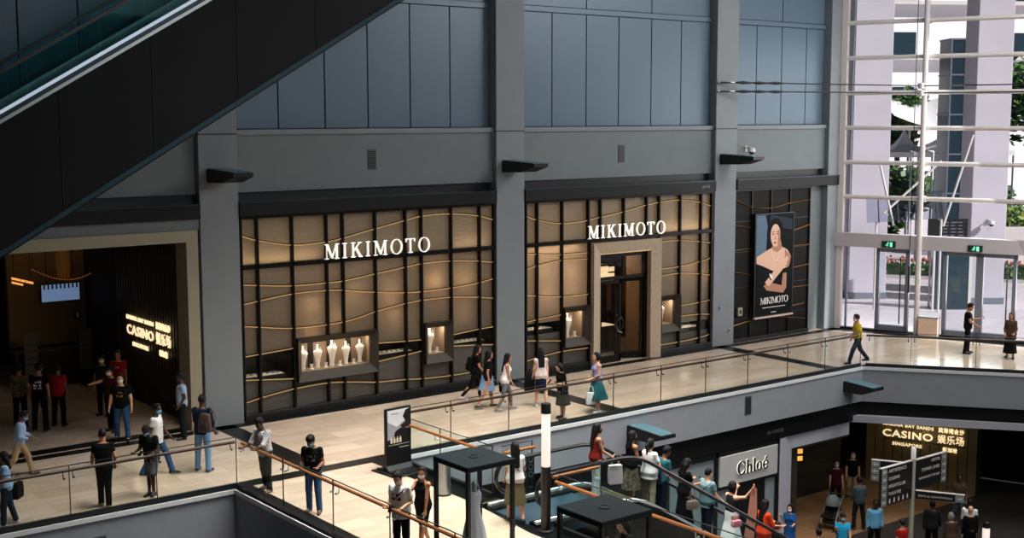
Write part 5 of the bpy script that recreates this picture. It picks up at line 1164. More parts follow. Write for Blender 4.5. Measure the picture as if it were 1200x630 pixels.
SKIN = dict(light=mat('skin_light', (214, 164, 134), .5), tan=mat('skin_tan', (180, 124, 92), .5), brown=mat('skin_brown', (120, 80, 58), .5), dark=mat('skin_dark', (74, 50, 38), .45))
HAIR = mat('black_hair', (13, 11, 11), .55, spec=.25, bump=.4, bscale=50, stretch=(3, 3, .5)); HAIRB = mat('dark_brown_hair', (32, 23, 20), .55, spec=.25); HAIRG = mat('grey_hair', (120, 116, 112), .5)
EYE = mat('dark_eye', (20, 14, 12), .2)
def cloth(name, rgb, **k): return mat('cloth_'+name, rgb, .85, spec=.12, bump=.15, bscale=60, **k)
def person(label, x, y, z=0, face=0, h=1.70, sex='m', skin='tan', lean=0, side=0, head=(0, 0), L=(4, 8, 12, 4), RA=(4, 8, 12, 4), LL=(0, 0), RL=(0, 0), spread=4, bulk=1.0,
           top=None, sleeve=.45, hem=.0, bottom=None, bkind='trousers', blen=1.0, shoes=None, hair='short', hmat=None, mask=None, cap=None, print_=None, vox=.0105, strap=None, belt=None, longtop=0):
    """face: heading in degrees (0 = +x); head: turn left, nod down; L/RA: upper arm forward/out, forearm forward/out; LL/RL: thigh, shin angle from vertical"""
    P = thing('person', label, 'person', (x, y, z), R(face)); s = h/1.70
    P.scale = (s, s, s)
    f = sex == 'f'; sk = SKIN[skin]; bk = bulk
    # skeleton
    hw = .085 if not f else .088
    legs = {}
    for sd, (th, sh) in ((1, LL), (-1, RL)):
        kd = limb(th, spread, sd); ad = limb(sh, spread*.3, sd)
        legs[sd] = (kd, ad)
    drop = max(-(.43*legs[sd][0][2]+.405*legs[sd][1][2]) for sd in (1, -1)); pz = drop+.085
    hip = A(0, 0, pz); Lg = {}
    for sd in (1, -1):
        a = hip+A(0, sd*hw, 0); k = a+legs[sd][0]*.43; an = k+legs[sd][1]*.405; Lg[sd] = (a, k, an)
    T = rotY(R(lean)) @ rotX(R(side)); o = hip+A(0, 0, .03)
    up = lambda u, v=0, w_=0: o+T @ A(w_, v, u)
    shw = (.166 if not f else .146)*(.5+.5*bk)
    neck = up(.485); Hf = T @ rotZ(R(head[0])) @ rotY(R(head[1]-lean*.6)) if True else T
    hc = neck+T @ A(.01, 0, .05)+Hf @ A(.02, 0, .105)
    hp = lambda u, v, w_: hc+Hf @ A(u, v, w_)           # point on the head: forward, left, up
    arms = {}
    for sd, q in ((1, L), (-1, RA)):
        a = up(.42, sd*shw); d1 = T @ limb(q[0], q[1], sd); e = a+d1*.275; d2 = limb(q[2], q[3], sd); w_ = e+d2*.245
        arms[sd] = (a, e, w_, d2)
    # torso sections: height above the hip line, half width, half depth, offset
    if f: sec = [(-.1, .15, .10, -.01), (0, .172*bk, .118*bk, -.012), (.14, .132*bk, .092*bk, 0), (.28, .142*bk, .105*bk, .008), (.36, .148*bk, .10*bk, .008), (.44, .12, .07, -.005), (.485, .055, .05, -.005)]
    else: sec = [(-.1, .14, .10, 0), (0, .158*bk, .112*bk, 0), (.14, .148*bk, .105*bk, .005), (.28, .168*bk, .118*bk, .005), (.38, .172*bk, .108*bk, 0), (.44, .13, .075, -.005), (.485, .06, .055, -.005)]
    torso = lambda g=0, lo=-9, hi=9: loft(o, T, [(h_, w_+g, d_+g, of) for h_, w_, d_, of in sec if lo <= h_ <= hi], .03)
    body = [torso()]
    for sd in (1, -1):
        a, e, w_, d2 = arms[sd]; m_ = .9 if f else 1.0
        body += [cone(a, e, .05*m_*bk, .039*m_, .04), cone(e, w_, .038*m_, .026*m_, .02)]
        # hand: palm, four unequal fingers with a knuckle bend, thumb leaving the side of the palm
        inn = nrm(np.cross(d2, A(0, 0, 1)) if abs(d2[2]) < .9 else np.cross(d2, A(1, 0, 0)))
        pn = nrm(np.cross(inn, d2)); pl = w_+d2*.085
        if abs(d2[2]) >= .9: inn = A(1, 0, 0)-d2*d2[0]; inn = nrm(inn); pn = nrm(np.cross(d2, inn))*sd*-1
        if abs(d2[2]) >= .9: palmN = A(0, -sd, 0)
        else: palmN = A(0, 0, 1)-d2*d2[2]; palmN = nrm(palmN)
        for q in (-.026, -.009, .009, .026): body.append(cone(w_+inn*q*.6, pl+inn*q, .015, .013, .012))
        for q, l in ((-.031, .058), (-.011, .07), (.011, .075), (.031, .066)):
            b0 = pl+inn*q; b1 = b0+nrm(d2+palmN*.35)*l*.52; b2 = b1+nrm(d2*.55+palmN*.8)*l*.48
            body += [cone(b0, b1, .0095, .009, .005), cone(b1, b2, .009, .0075, .004)]
        t0 = w_+d2*.03+inn*.03; t1 = t0+nrm(d2*.7+inn*.8+palmN*.25)*.042; body += [cone(t0, t1, .0125, .0105, .008), cone(t1, t1+nrm(d2+inn*.2+palmN*.4)*.032, .0105, .0085, .005)]
        body.append(ellip(a, (.056*m_*bk,)*3, .05))
    for sd in (1, -1):
        a, k, an = Lg[sd]; d_ = nrm(an-k); bkw = A(-1, 0, 0)
        body += [cone(a, k, .084*bk, .054, .05), cone(k, an, .052, .035, .03), cone(k+d_*.08+bkw*.014, k+d_*.2+bkw*.012, .05, .04, .03)]
        pt = A(1, sd*.18, 0); fd = nrm(pt+A(0, 0, -max(0, (an[2]-.1))*2.2)); heel = an+A(-.035, 0, -.05); toe = an+fd*.15+A(0, 0, -.058); 
        toe[2] = max(toe[2], .024); heel[2] = max(heel[2], .03); Lg[sd] += (heel, toe)
        body += [cone(an, heel, .035, .032, .02), cone(heel, toe, .032, .026, .02), cone(an, toe, .033, .025, .02)]
    if f: body += [ellip(up(.31, sd*.062, .085), (.052, .056, .055), .03) for sd in (1, -1)]
    body += [cone(neck-T @ A(.005, 0, .02), hc-Hf @ A(.02, 0, .05), .05 if f else .058, .047 if f else .055, .03)]
    hd = [ellip(hp(-.005, 0, .025), (.098, .078, .105), .02, Hf), ellip(hp(.022, 0, -.05), (.07, .058, .075), .03, Hf), cone(hp(.086, 0, .01), hp(.104, 0, -.022), .009, .013, .012),
          cone(hp(.075, -.022, -.058), hp(.075, .022, -.058), .012, .012, .01), cone(hp(.078, -.035, .03), hp(.078, .035, .03), .012, .012, .015), ellip(hp(.07, 0, -.098), (.02, .022, .018), .02, Hf)]
    hd += [ellip(hp(-.005, sd*.078, -.01), (.024, .012, .034), .008, Hf) for sd in (1, -1)]
    body += hd
    sdf('body', body, vox, sk, P)
    for sd in (1, -1): MB().ball(hp(.077, sd*.031, .008), .0125, 6).build('eye', EYE, P, True)
    # clothes
    if top is not None:
        tm = top; g = .016+longtop
        lo = -.1 if hem <= 0 else hem
        ts = [(h_, w_+g+(.012 if h_ < .2 else 0), d_+g+(.014 if h_ < .2 else 0), of) for h_, w_, d_, of in sec if h_ >= lo-1e-6]
        if hem < -.1: ts = [(hem, ts[0][1]+.02, ts[0][2]+.02, ts[0][3])]+ts
        elif hem > 0: i_ = np.interp(hem, [q[0] for q in sec], range(len(sec))); ts = [(hem, np.interp(hem, [q[0] for q in sec], [q[1] for q in sec])+g, np.interp(hem, [q[0] for q in sec], [q[2] for q in sec])+g, 0)]+ts
        ts = [q for q in ts if q[0] < .46]+[(.465, .085, .068, -.005)]
        pr = [loft(o, T, ts, .02)]
        if f: pr += [ellip(up(.31, sd*.062, .085), (.064, .068, .066), .03) for sd in (1, -1)]
        if sleeve > 0:
            for sd in (1, -1):
                a, e, w_, d2 = arms[sd]; pr.append(ellip(a, (.062*bk,)*3, .04))
                if sleeve <= 1: pr.append(cone(a, a+(e-a)*sleeve, .06*bk, .058*bk, .03))
                else: pr += [cone(a, e, .066*bk, .054, .03), cone(e, e+(w_-e)*(sleeve-1), .054, .042, .02)]
        nk = neck+T @ A(.03, 0, .005); rr = .062 if sleeve > 0 else .085
        cut = lambda X, Y, Z: rr-np.sqrt((X-nk[0])**2+(Y-nk[1])**2+(Z-nk[2]-.03)**2)
        paint = None; ms = [tm]
        if print_:
            fb, z0, z1, hw_, pm = print_; ms.append(pm)
            def paint(C):
                q = (C-o) @ T; on = (q[:, 2] > z0) & (q[:, 2] < z1) & (np.abs(q[:, 1]) < hw_) & ((q[:, 0] > .05) if fb > 0 else (q[:, 0] < -.05))
                hsh = np.sin(np.floor(q[:, 1]/.024)*12.9+np.floor(q[:, 2]/.03)*78.2)*43758.5; hsh -= np.floor(hsh)
                return (on & (hsh < .6) & (np.floor(q[:, 2]/.03) % 3 != 0)).astype(int)
        sdf('shirt' if sleeve else 'sleeveless_top', pr, .0125, ms, P, cut, paint)
    if bottom is not None:
        g = .014
        if bkind in ('trousers', 'shorts', 'leggings'):
            g = .014 if bkind != 'leggings' else .006
            pr = [loft(o, T, [(h_, w_+g, d_+g, of) for h_, w_, d_, of in sec if h_ <= 0]+[(.1, np.interp(.1, [q[0] for q in sec], [q[1] for q in sec])+g, np.interp(.1, [q[0] for q in sec], [q[2] for q in sec])+g, 0)], .03)]
            for sd in (1, -1):
                a, k, an = Lg[sd][:3]; r1 = .05 if bkind == 'leggings' else (.074 if bkind == 'trousers' else .09)
                if blen <= .5: e = a+(k-a)*blen*2; pr.append(cone(a, e, (.084+g)*bk, .086+g if bkind == 'shorts' else .06+g, .04))
                else: pr += [cone(a, k, (.084+g)*bk, .058+g, .04), cone(k, k+(an-k)*(blen-.5)*2, .056+g, (.038+g) if bkind == 'leggings' else .05+g, .03)]
            sdf(bkind if bkind != 'shorts' else 'shorts', pr, .0125, bottom, P)
        else:                                                  # skirt: blen is the hem below the waist in metres
            n = 40; kx = (Lg[1][1]+Lg[-1][1])/2-hip; vs = []; sway = kx[0]/max(.1, -kx[2])
            rows = 9; flare = {'skirt': .10, 'full_skirt': .22, 'pencil': .0}[bkind]
            for i in range(rows+1):
                u = i/rows; zz = .12-u*blen; wsec = np.interp(max(zz, -.1), [q[0] for q in sec], [q[1] for q in sec])+.018; dsec = np.interp(max(zz, -.1), [q[0] for q in sec], [q[2] for q in sec])+.02
                wv = wsec+flare*max(0, u-.2)*.9; dv = dsec+flare*max(0, u-.2)*1.0+abs(Lg[1][1][0]-Lg[-1][1][0])*.5*u
                for j in range(n):
                    q = 2*math.pi*j/n; fold = 1+(.05*u*math.sin(9*q) if flare else .012*u*math.sin(5*q))
                    vs.append(tuple(o+T @ A(dv*fold*math.cos(q)+sway*max(0, -zz)*.7, wv*fold*math.sin(q), zz)))
            inner = [tuple(A(*v)*1.0+(A(o[0], o[1], v[2])-A(*v))*.06) for v in vs[-n:]]
            fs = [(i*n+j, (i+1)*n+j, (i+1)*n+(j+1) % n, i*n+(j+1) % n) for i in range(rows) for j in range(n)]+[tuple(range(n))]
            fs += [(rows*n+j, (rows+1)*n+j, (rows+1)*n+(j+1) % n, rows*n+(j+1) % n) for j in range(n)]
            MB().add(vs+inner, fs).build('skirt', bottom, P, True)
    if shoes is not None:
        for sd in (1, -1):
            an, heel, toe = Lg[sd][2], Lg[sd][3], Lg[sd][4]
            pr = [cone(an+A(0, 0, -.02), heel, .042, .043, .02), cone(heel, toe, .042, .037, .02), cone(an+A(0.01, 0, -.03), toe, .04, .034, .02)]
            zm = min(heel[2], toe[2])-.026
            sdf('shoe', pr, .0115, [shoes, mat('white_sole', (200, 198, 194), .6)], P, lambda X, Y, Z: zm-Z, lambda C: (C[:, 2] < zm+.022).astype(int) if shoes.name.endswith('sneaker') else np.zeros(len(C)))
    # hair, cap, mask
    hm = hmat or HAIR; cap_e = [ellip(hp(-.014, 0, .036), (.108, .09, .112), .01, Hf)]
    Hi = Hf.T
    def loc(X, Y, Z): q = np.stack((X-hc[0], Y-hc[1], Z-hc[2]), -1) @ Hf; return q[..., 0], q[..., 1], q[..., 2]
    def face_cut(front, low):
        def c(X, Y, Z):
            u, v, w_ = loc(X, Y, Z); return np.minimum(np.maximum(u-front-(w_-.04)*.55, -1), 1)*(1) if low is None else np.maximum(np.where(w_ > .085, -1, u-front-(w_-.0)*.35), low-w_)
        return c
    if hair == 'short': sdf('hair', cap_e+[ellip(hp(.02, 0, .1), (.07, .07, .04), .02, Hf)], .0115, hm, P, face_cut(.03, -.055))
    elif hair == 'buzz': sdf('hair', [ellip(hp(-.008, 0, .03), (.102, .084, .108), .01, Hf)], .0115, hm, P, face_cut(.035, -.03))
    elif hair in ('long', 'longer', 'bob', 'tail', 'bun'):
        pr = cap_e+[ellip(hp(-.03, 0, -.02), (.09, .094, .1), .03, Hf)]
        dn = T @ A(0, 0, -1); bkd = Hf @ A(-1, 0, 0); base = hp(-.07, 0, -.05)
        if hair in ('long', 'longer'):
            ln = .2 if hair == 'long' else .33
            pr += [cone(base+Hf @ A(0, v, 0), base+Hf @ A(-.035, v*1.1, 0)+dn*ln+bkd*.03, .05, .032, .04) for v in (-.05, 0, .05)]
        elif hair == 'bob': pr += [cone(hp(-.03, v, 0), hp(-.025, v*1.05, -.12), .045, .035, .04) for v in (-.06, 0, .06)]
        elif hair == 'tail': pr += [cone(hp(-.12, 0, .02), hp(-.15, 0, -.02), .035, .03, .02), cone(hp(-.14, 0, -.02), hp(-.13, 0, -.05)+dn*.24, .032, .016, .03)]
        else: pr += [ellip(hp(-.1, 0, .08), (.05, .05, .05), .02, Hf)]
        sdf('hair', pr, .0115, hm, P, lambda X, Y, Z: (lambda u, v, w_: np.where(w_ > .09, -1., np.where(w_ < -.15, -1., u-.028-np.clip(w_, 0, .09)*.5)))(*loc(X, Y, Z)))
    if cap is not None:
        sdf('cap', [ellip(hp(-.005, 0, .05), (.112, .094, .098), .01, Hf), cone(hp(.08, -.045, .055), hp(.08, .045, .055), .012, .012, .02), cone(hp(.15, -.03, .045), hp(.15, .03, .045), .009, .009, .06)], .0115, cap, P, lambda X, Y, Z: (lambda u, v, w_: .045-w_-np.clip(u, 0, .2)*.0)(*loc(X, Y, Z)))
    if mask is not None:
        sdf('face_mask', [ellip(hp(.026, 0, -.045), (.084, .068, .07), .01, Hf), cone(hp(.09, 0, -.02), hp(.104, 0, -.035), .01, .012, .02)], .009, mask, P, lambda X, Y, Z: (lambda u, v, w_: np.maximum(np.maximum(w_+.012-np.clip(.0, 0, 1), .0-u), -.11-w_))(*loc(X, Y, Z)))
        for sd in (1, -1): MB().tube([tuple(hp(.03, sd*.071, -.03)), tuple(hp(.0, sd*.082, -.01)), tuple(hp(-.02, sd*.086, .015))], .003, 4).build('ear_loop', mask, P)
    if strap is not None:
        sgn, sm = strap; pts = [up(.46-.0*i, 0, 0) for i in range(0)]
        ang = [R(a) for a in range(0, 360, 20)]; path = []
        for a in ang:
            ca, sa = math.cos(a), math.sin(a); hgt = .26+.2*sa*1.0; ww = np.interp(hgt, [q[0] for q in sec], [q[1] for q in sec])+.036; dd = np.interp(hgt, [q[0] for q in sec], [q[2] for q in sec])+.034
            path.append(tuple(up(hgt, sgn*sa*ww*.92, ca*dd)))
        MB().tube(path, .012, 6, closed=True).build('cross_strap', sm, P)
    P['_'] = 0; del P['_']
    M = Matrix.Translation((x, y, z)) @ Matrix.Rotation(R(face), 4, 'Z') @ Matrix.Scale(s, 4)
    W = lambda p: M @ Vector(tuple(map(float, p)))
    return dict(obj=P, hand={sd: W(arms[sd][2]+arms[sd][3]*.11) for sd in (1, -1)}, wrist={sd: W(arms[sd][2]) for sd in (1, -1)}, up=lambda u, v=0, w_=0: W(up(u, v, w_)), s=s, face=face)
PHN = mat('phone_black', (14, 14, 16), .2); PHS = mat('phone_screen', (60, 70, 80), .1)
def phone(pt, rz, label, tilt=40):
    t = thing('phone', label, 'phone', pt, R(rz)); t.rotation_euler = (0, R(-tilt), R(rz))
    MB().bbox(-.006, .006, -.038, .038, -.075, .075, .004).build('case', PHN, t); MB().box(-.0075, -.006, -.033, .033, -.068, .068).build('screen', PHS, t)
def bag(pt, rz, w_, d_, h_, m, label, handle=.18, cat='bag', kind='shopping_bag'):     # hangs below pt
    t = thing(kind, label, cat, pt, R(rz)); top = -handle
    b = MB(); vs = []
    for zz, q in ((top-h_, .9), (top-h_*.97, 1.0), (top-h_*.5, 1.04), (top-.02, .96), (top, .92)): vs += [(-d_/2*q, -w_/2*q, zz), (d_/2*q, -w_/2*q, zz), (d_/2*q, w_/2*q, zz), (-d_/2*q, w_/2*q, zz)]
    b.add(vs, [(i*4+k, i*4+(k+1) % 4, i*4+4+(k+1) % 4, i*4+4+k) for i in range(4) for k in range(4)]+[(3, 2, 1, 0), (16, 17, 18, 19)]); b.build('bag_body', m, t)
    for sx in (-.6, .6): MB().tube([(sx*d_*.5, -w_*.28, top-.02), (sx*d_*.3, -w_*.2, top+handle*.7), (0, 0, -.005), (sx*d_*.3, w_*.2, top+handle*.7), (sx*d_*.5, w_*.28, top-.02)], .006, 5).build('handle', m, t)
def backpack(pd, m, label, u=.24, sc_=1.0, m2=None, v=0):
    c = pd['up'](u, v, -.19); t = thing('backpack', label, 'backpack', c, R(pd['face'])); t.scale = (sc_,)*3
    G = [loft((0, 0, -.22), np.eye(3), [(0, .14, .07, 0), (.04, .155, .085, 0), (.25, .15, .08, 0), (.4, .12, .06, .01), (.44, .06, .03, .015)], .02, 3)]
    sdf('pack_body', G, .013, m, t); sdf('front_pocket', [loft((-.085, 0, -.19), np.eye(3), [(0, .1, .035, 0), (.18, .1, .035, 0), (.2, .06, .02, 0)], .02, 3)], .013, m2 or m, t)
    for s in (-1, 1): MB().tube([(.07, s*.09, .17), (.12, s*.1, .24), (.2, s*.1, .24), (.31, s*.1, .15), (.32, s*.11, .02), (.2, s*.14, -.12), (.06, s*.12, -.18)], .016, 6, up=(0, 1, 0), ry=.008).build('strap', m, t)
K = {n: cloth(n, c) for n, c in dict(black=(11, 11, 13), charcoal=(34, 36, 38), white=(236, 234, 231), paleblue=(150, 180, 214), navy=(18, 26, 46), red=(160, 28, 26), maroon=(70, 22, 24), olive=(92, 84, 50), jeans=(52, 86, 126), lightjeans=(112, 150, 186), darkjeans=(36, 48, 64), beige=(170, 146, 112), grey=(104, 106, 108), darkgreen=(18, 28, 26), teal=(36, 92, 98), lavender=(150, 152, 190), yellow=(214, 186, 44), orange=(206, 62, 30), cyan=(40, 150, 196), skyblue=(110, 176, 214), khaki=(168, 156, 132), denim=(120, 156, 194), paleteal=(110, 140, 146), blue=(36, 82, 140), cream=(220, 206, 190), rust=(122, 34, 28), greyblue=(70, 86, 94), brown=(74, 56, 44), pink=(206, 140, 146), bluegrey=(150, 172, 196)).items()}
K['camo'] = mat('cloth_camo', (120, 110, 84), .8, noise=.6, nscale=14, rgb2=(30, 28, 24)); K['pattern'] = mat('cloth_olive_print', (128, 116, 66), .8, noise=.5, nscale=22, rgb2=(50, 46, 26))
K['dots'] = mat('cloth_dotted', (26, 26, 28), .8, noise=.5, nscale=40, rgb2=(70, 66, 62)); K['blouse'] = mat('cloth_floral_blouse', (232, 220, 214), .8, noise=.3, nscale=26, rgb2=(190, 160, 150))
def check(name, c1, c2):
    m = bpy.data.materials.new(name); m.use_nodes = True; nt = m.node_tree; tc = nt.nodes.new('ShaderNodeTexCoord'); ck = nt.nodes.new('ShaderNodeTexChecker'); ck.inputs['Scale'].default_value = 28
    ck.inputs['Color1'].default_value = (*lin(c1), 1); ck.inputs['Color2'].default_value = (*lin(c2), 1); nt.links.new(tc.outputs['Object'], ck.inputs['Vector']); nt.links.new(ck.outputs[0], nt.nodes['Principled BSDF'].inputs['Base Color']); nt.nodes['Principled BSDF'].inputs['Roughness'].default_value = .8; return m
K['plaid'] = check('cloth_plaid', (206, 204, 204), (130, 130, 136))
MASKW = mat('white_mask', (232, 232, 230), .7); MASKB = mat('blue_mask', (110, 170, 206), .7); MASKK = mat('black_mask', (20, 20, 22), .7)
SHB = mat('black_shoe', (16, 16, 17), .4); SHW = mat('white_sneaker', (200, 200, 200), .5); SHK = mat('dark_sneaker', (26, 26, 30), .5); SHY = mat('yellow_black_sneaker', (150, 146, 30), .5); SHBR = mat('brown_shoe', (92, 70, 56), .5)
STAND = dict(LL=(3, -3), RL=(-3, -5))
def walk(a=22, b=-22): return dict(LL=(a, a-12), RL=(b+6, b-22))
TXT = (-5, 5)
# --- left part of the walkway
person('woman at the left frame edge, pale blue top and dark jeans, long dark hair', -7.72, -5.02, face=160, h=1.52, sex='f', skin='tan', top=K['paleblue'], bottom=K['darkjeans'], shoes=SHW, hair='long', L=(10, 8, 30, 0), RA=(5, 8, 20, 4), LL=(8, 2), RL=(-8, -16))
bag((-7.42, -4.78, .98), 140, .3, .12, .32, K['black'], 'black shoulder bag beside the woman at the left frame edge', .2, kind='shoulder_bag')
p = person('man in a light blue shirt and beige trousers walking with a phone', -6.38, -1.52, face=-25, h=1.58, skin='brown', lean=8, head=(0, 22), top=K['paleblue'], sleeve=1.7, bottom=K['beige'], shoes=SHBR, mask=MASKB, L=(8, 6, 70, -10), RA=(6, 6, 66, -12), LL=(24, 12), RL=(-16, -34))
phone((p['hand'][1]+p['hand'][-1])/2+Vector((.02, 0, .03)), -25, 'phone held by the man in the light blue shirt', 60)
person('man in an olive patterned shirt seen from behind in the casino entrance', -4.88, 3.28, face=60, h=1.68, skin='tan', top=K['pattern'], bottom=K['black'], shoes=SHB, L=(10, 10, 30, 0), RA=(6, 12, 20, 0), vox=.013, **STAND)
person('man in black with a white back print and white-soled shoes in the casino entrance', -4.62, 2.48, face=52, h=1.8, skin='tan', top=K['black'], bottom=K['black'], shoes=mat('black_white_sneaker', (30, 30, 32), .5), L=(2, 10, 10, 4), RA=(2, 10, 10, 4), print_=(-1, .14, .38, .1, K['white']), vox=.013, spread=7, **STAND)
person('man in a red polo and black trousers with his back turned, casino entrance', -4.04, 2.74, face=50, h=1.66, skin='brown', top=K['red'], bottom=K['black'], shoes=SHB, hair='buzz', vox=.013, spread=6, print_=None, **STAND)
p = person('man in maroon stretching one arm out to take a picture in the casino entrance', -3.14, 1.3, face=205, h=1.72, skin='tan', top=K['maroon'], bottom=K['black'], shoes=SHB, mask=MASKW, cap=K['charcoal'], L=(10, 10, 30, 0), RA=(82, 20, 88, 10), vox=.013, **STAND)
phone(p['hand'][-1]+Vector((-.02, 0, .03)), 205, 'phone held out by the man in maroon', 5)
person('heavy man in a black tee with a round gold emblem and blue jeans', -3.3, .2, face=238, h=1.72, skin='light', bulk=1.16, top=K['black'], bottom=K['jeans'], shoes=SHB, mask=MASKW, hair='short', L=(6, 14, 18, 6), RA=(8, 14, 24, 6), spread=7, print_=(1, .2, .33, .07, mat('gold_print', (150, 120, 60), .6)), LL=(8, 2), RL=(-6, -12))
person('man in a bright red tee standing at the back of the casino entrance', -2.1, 3.5, face=235, h=1.7, skin='tan', top=K['red'], bottom=K['black'], shoes=SHB, hair='short', vox=.013, print_=(1, .28, .33, .08, K['white']), **STAND)
person('man in dark clothes and a dark cap behind the man in maroon', -2.66, 3.2, face=225, h=1.7, skin='tan', top=K['charcoal'], bottom=K['black'], shoes=SHB, cap=K['navy'], mask=MASKW, vox=.013, **STAND)
person('young man in a white tee with a print and blue mask walking in jeans', -3.86, -3.38, face=-42, h=1.72, skin='dark', top=K['white'], bottom=K['jeans'], shoes=SHK, mask=MASKB, hair='short', L=(18, 8, 40, 0), RA=(-14, 8, 0, 4), print_=(1, .18, .32, .06, K['brown']), LL=(26, 16), RL=(-14, -30), hem=-.13)
p = person('man in a dark green tee and grey shorts leaning by the railing with crossed legs', -4.58, -4.84, face=218, h=1.64, skin='dark', lean=14, head=(0, 25), top=K['darkgreen'], bottom=K['grey'], bkind='shorts', blen=.44, shoes=SHB, mask=MASKB, hair='buzz', L=(14, 14, 84, -40), RA=(14, 14, 84, -42), LL=(14, -8), RL=(4, 2), spread=-3, hem=-.13)
phone((p['hand'][1]+p['hand'][-1])/2+Vector((-.02, -.02, .03)), 218, 'phone held by the man in grey shorts', 60)
person('man all in black with his back turned, leaning on the left railing, yellow-heeled shoes', -5.72, -5.06, face=75, h=1.68, skin='tan', lean=4, top=K['black'], bottom=K['black'], shoes=SHY, hair='buzz', hmat=HAIRB, L=(12, 12, 40, 0), RA=(-12, 14, 30, 0), LL=(16, 0), RL=(0, -12), spread=-2)
person('man in a pale blue polo standing sideways at the casino entrance', -2.02, -.6, face=165, h=1.72, skin='dark', top=K['bluegrey'], bottom=K['darkgreen'], shoes=SHB, hair='short', L=(-8, 8, 30, -10), RA=(-8, 8, 34, -10), **STAND)
p = person('man in a navy shirt and pale jeans wearing a brown backpack', -2.9, -3.76, face=40, h=1.8, skin='dark', top=K['navy'], sleeve=1.5, bottom=K['lightjeans'], shoes=SHK, hair='buzz', L=(20, 10, 60, -10), RA=(4, 12, 30, 0), spread=6, **STAND)
backpack(p, mat('brown_backpack', (62, 44, 36), .6), 'round brown backpack on the man in navy', .2, 1.02, mat('dark_pocket', (36, 28, 26), .6), v=-.15)
person('man in a checked white shirt and dark green trousers leaning on the bridge railing corner', -2.52, -6.12, face=200, h=1.7, skin='dark', lean=10, head=(0, 14), top=K['plaid'], sleeve=1.2, bottom=K['darkgreen'], shoes=SHBR, hair='short', L=(46, 8, 80, -6), RA=(40, 8, 78, -6), LL=(4, -4), RL=(-8, -14), hem=-.12)
p = person('man in a black printed tee and cap looking at his phone at the bridge railing', -2.44, -8.13, face=222, h=1.7, skin='brown', lean=6, head=(0, 22), top=K['black'], bottom=K['jeans'], shoes=SHBR, mask=MASKB, cap=K['black'], L=(2, 12, 78, -38), RA=(2, 12, 76, -38), print_=(1, .2, .34, .1, K['grey']), LL=(6, -6), RL=(-4, -8))
phone((p['hand'][1]+p['hand'][-1])/2+Vector((-.03, -.03, .02)), 222, 'phone held by the man in the black cap', 60)
p = person('man in a white printed tee with a black cross strap looking at his phone', -2.5, -11.55, face=205, h=1.7, skin='light', lean=5, head=(8, 26), top=K['white'], longtop=.012, bottom=K['black'], shoes=SHK, mask=MASKW, hair='short', L=(-4, 12, 72, -42), RA=(-4, 12, 70, -40), print_=(1, .18, .33, .1, K['charcoal']), hem=-.16, sleeve=.62, strap=(1, K['black']), vox=.009, **STAND)
phone((p['hand'][1]+p['hand'][-1])/2+Vector((-.03, -.02, .02)), 205, 'phone held by the man in the white printed tee', 60)
p = person('woman in black sleeveless top and shorts, white mask, by the left kiosk', -1.9, -11.38, face=192, h=1.63, sex='f', skin='tan', head=(35, 8), top=K['black'], sleeve=0, bottom=K['black'], bkind='shorts', blen=.36, shoes=SHW, mask=MASKW, hair='long', L=(14, 6, 10, 0), RA=(52, 4, 128, -18), LL=(20, 8), RL=(-14, -26), vox=.009)
bag(p['hand'][1], 100, .15, .05, .11, K['cream'], 'small pale purse in the hand of the woman in black shorts', .08, kind='purse')
# --- in front of the shops
p = person('woman in black with long hair and a black backpack, walking left of the other shoppers', 6.44, -1.76, face=-25, h=1.66, sex='f', skin='tan', lean=5, top=K['black'], bottom=K['black'], bkind='leggings', blen=.98, shoes=SHW, hair='longer', L=(-10, 8, 20, 0), RA=(16, 8, 40, 0), LL=(16, 8), RL=(-22, -42))
backpack(p, K['black'], 'black backpack on the woman in black leggings', .2, .9)
person('woman in a black tee and pale denim skirt walking past the second column', 6.2, -2.66, face=-20, h=1.66, sex='f', skin='tan', lean=4, top=K['black'], bottom=K['denim'], bkind='pencil', blen=.5, shoes=SHK, hair='long', L=(14, 6, 30, 0), RA=(-12, 8, 10, 0), LL=(20, 6), RL=(-16, -32))
bag((6.55, -2.98, .98), 0, .3, .12, .28, K['black'], 'black handbag between the denim skirt and the grey leggings', .24, kind='handbag')
person('woman in a white top, dark cardigan and grey leggings walking right', 6.4, -3.24, face=-30, h=1.64, sex='f', skin='tan', lean=5, top=K['white'], sleeve=0, bottom=K['grey'], bkind='leggings', blen=.94, shoes=mat('mixed_sneaker', (120, 118, 118), .5), hair='longer', L=(-14, 8, -4, 4), RA=(12, 8, 26, 0), LL=(22, 4), RL=(-10, -26))
p = person('woman in a white floral top and navy skirt walking towards the shop door', 7.46, -3.52, face=62, h=1.68, sex='f', skin='light', top=K['blouse'], sleeve=.12, bottom=K['navy'], bkind='pencil', blen=.56, shoes=SHW, hair='longer', L=(8, 12, 20, 4), RA=(-4, 8, 6, 2), LL=(8, -4), RL=(-8, -18))
bag(p['hand'][1]+Vector((-.05, .02, .22)), 60, .34, .14, .34, K['black'], 'large black bag carried by the woman in the navy skirt', .2, kind='tote_bag')
p = person('person in a black tee and spotted skirt holding a phone by the walkway railing', 6.99, -5.0, face=165, h=1.56, sex='f', skin='light', lean=4, head=(0, 20), top=K['black'], sleeve=.6, longtop=.015, hem=-.16, bottom=K['dots'], bkind='skirt', blen=.62, shoes=SHB, hair='bob', L=(8, 8, 100, -20), RA=(6, 8, 96, -22), LL=(2, -2), RL=(-3, -4))
phone((p['hand'][1]+p['hand'][-1])/2+Vector((-.03, 0, .03)), 165, 'phone held by the person in the spotted skirt', 45)
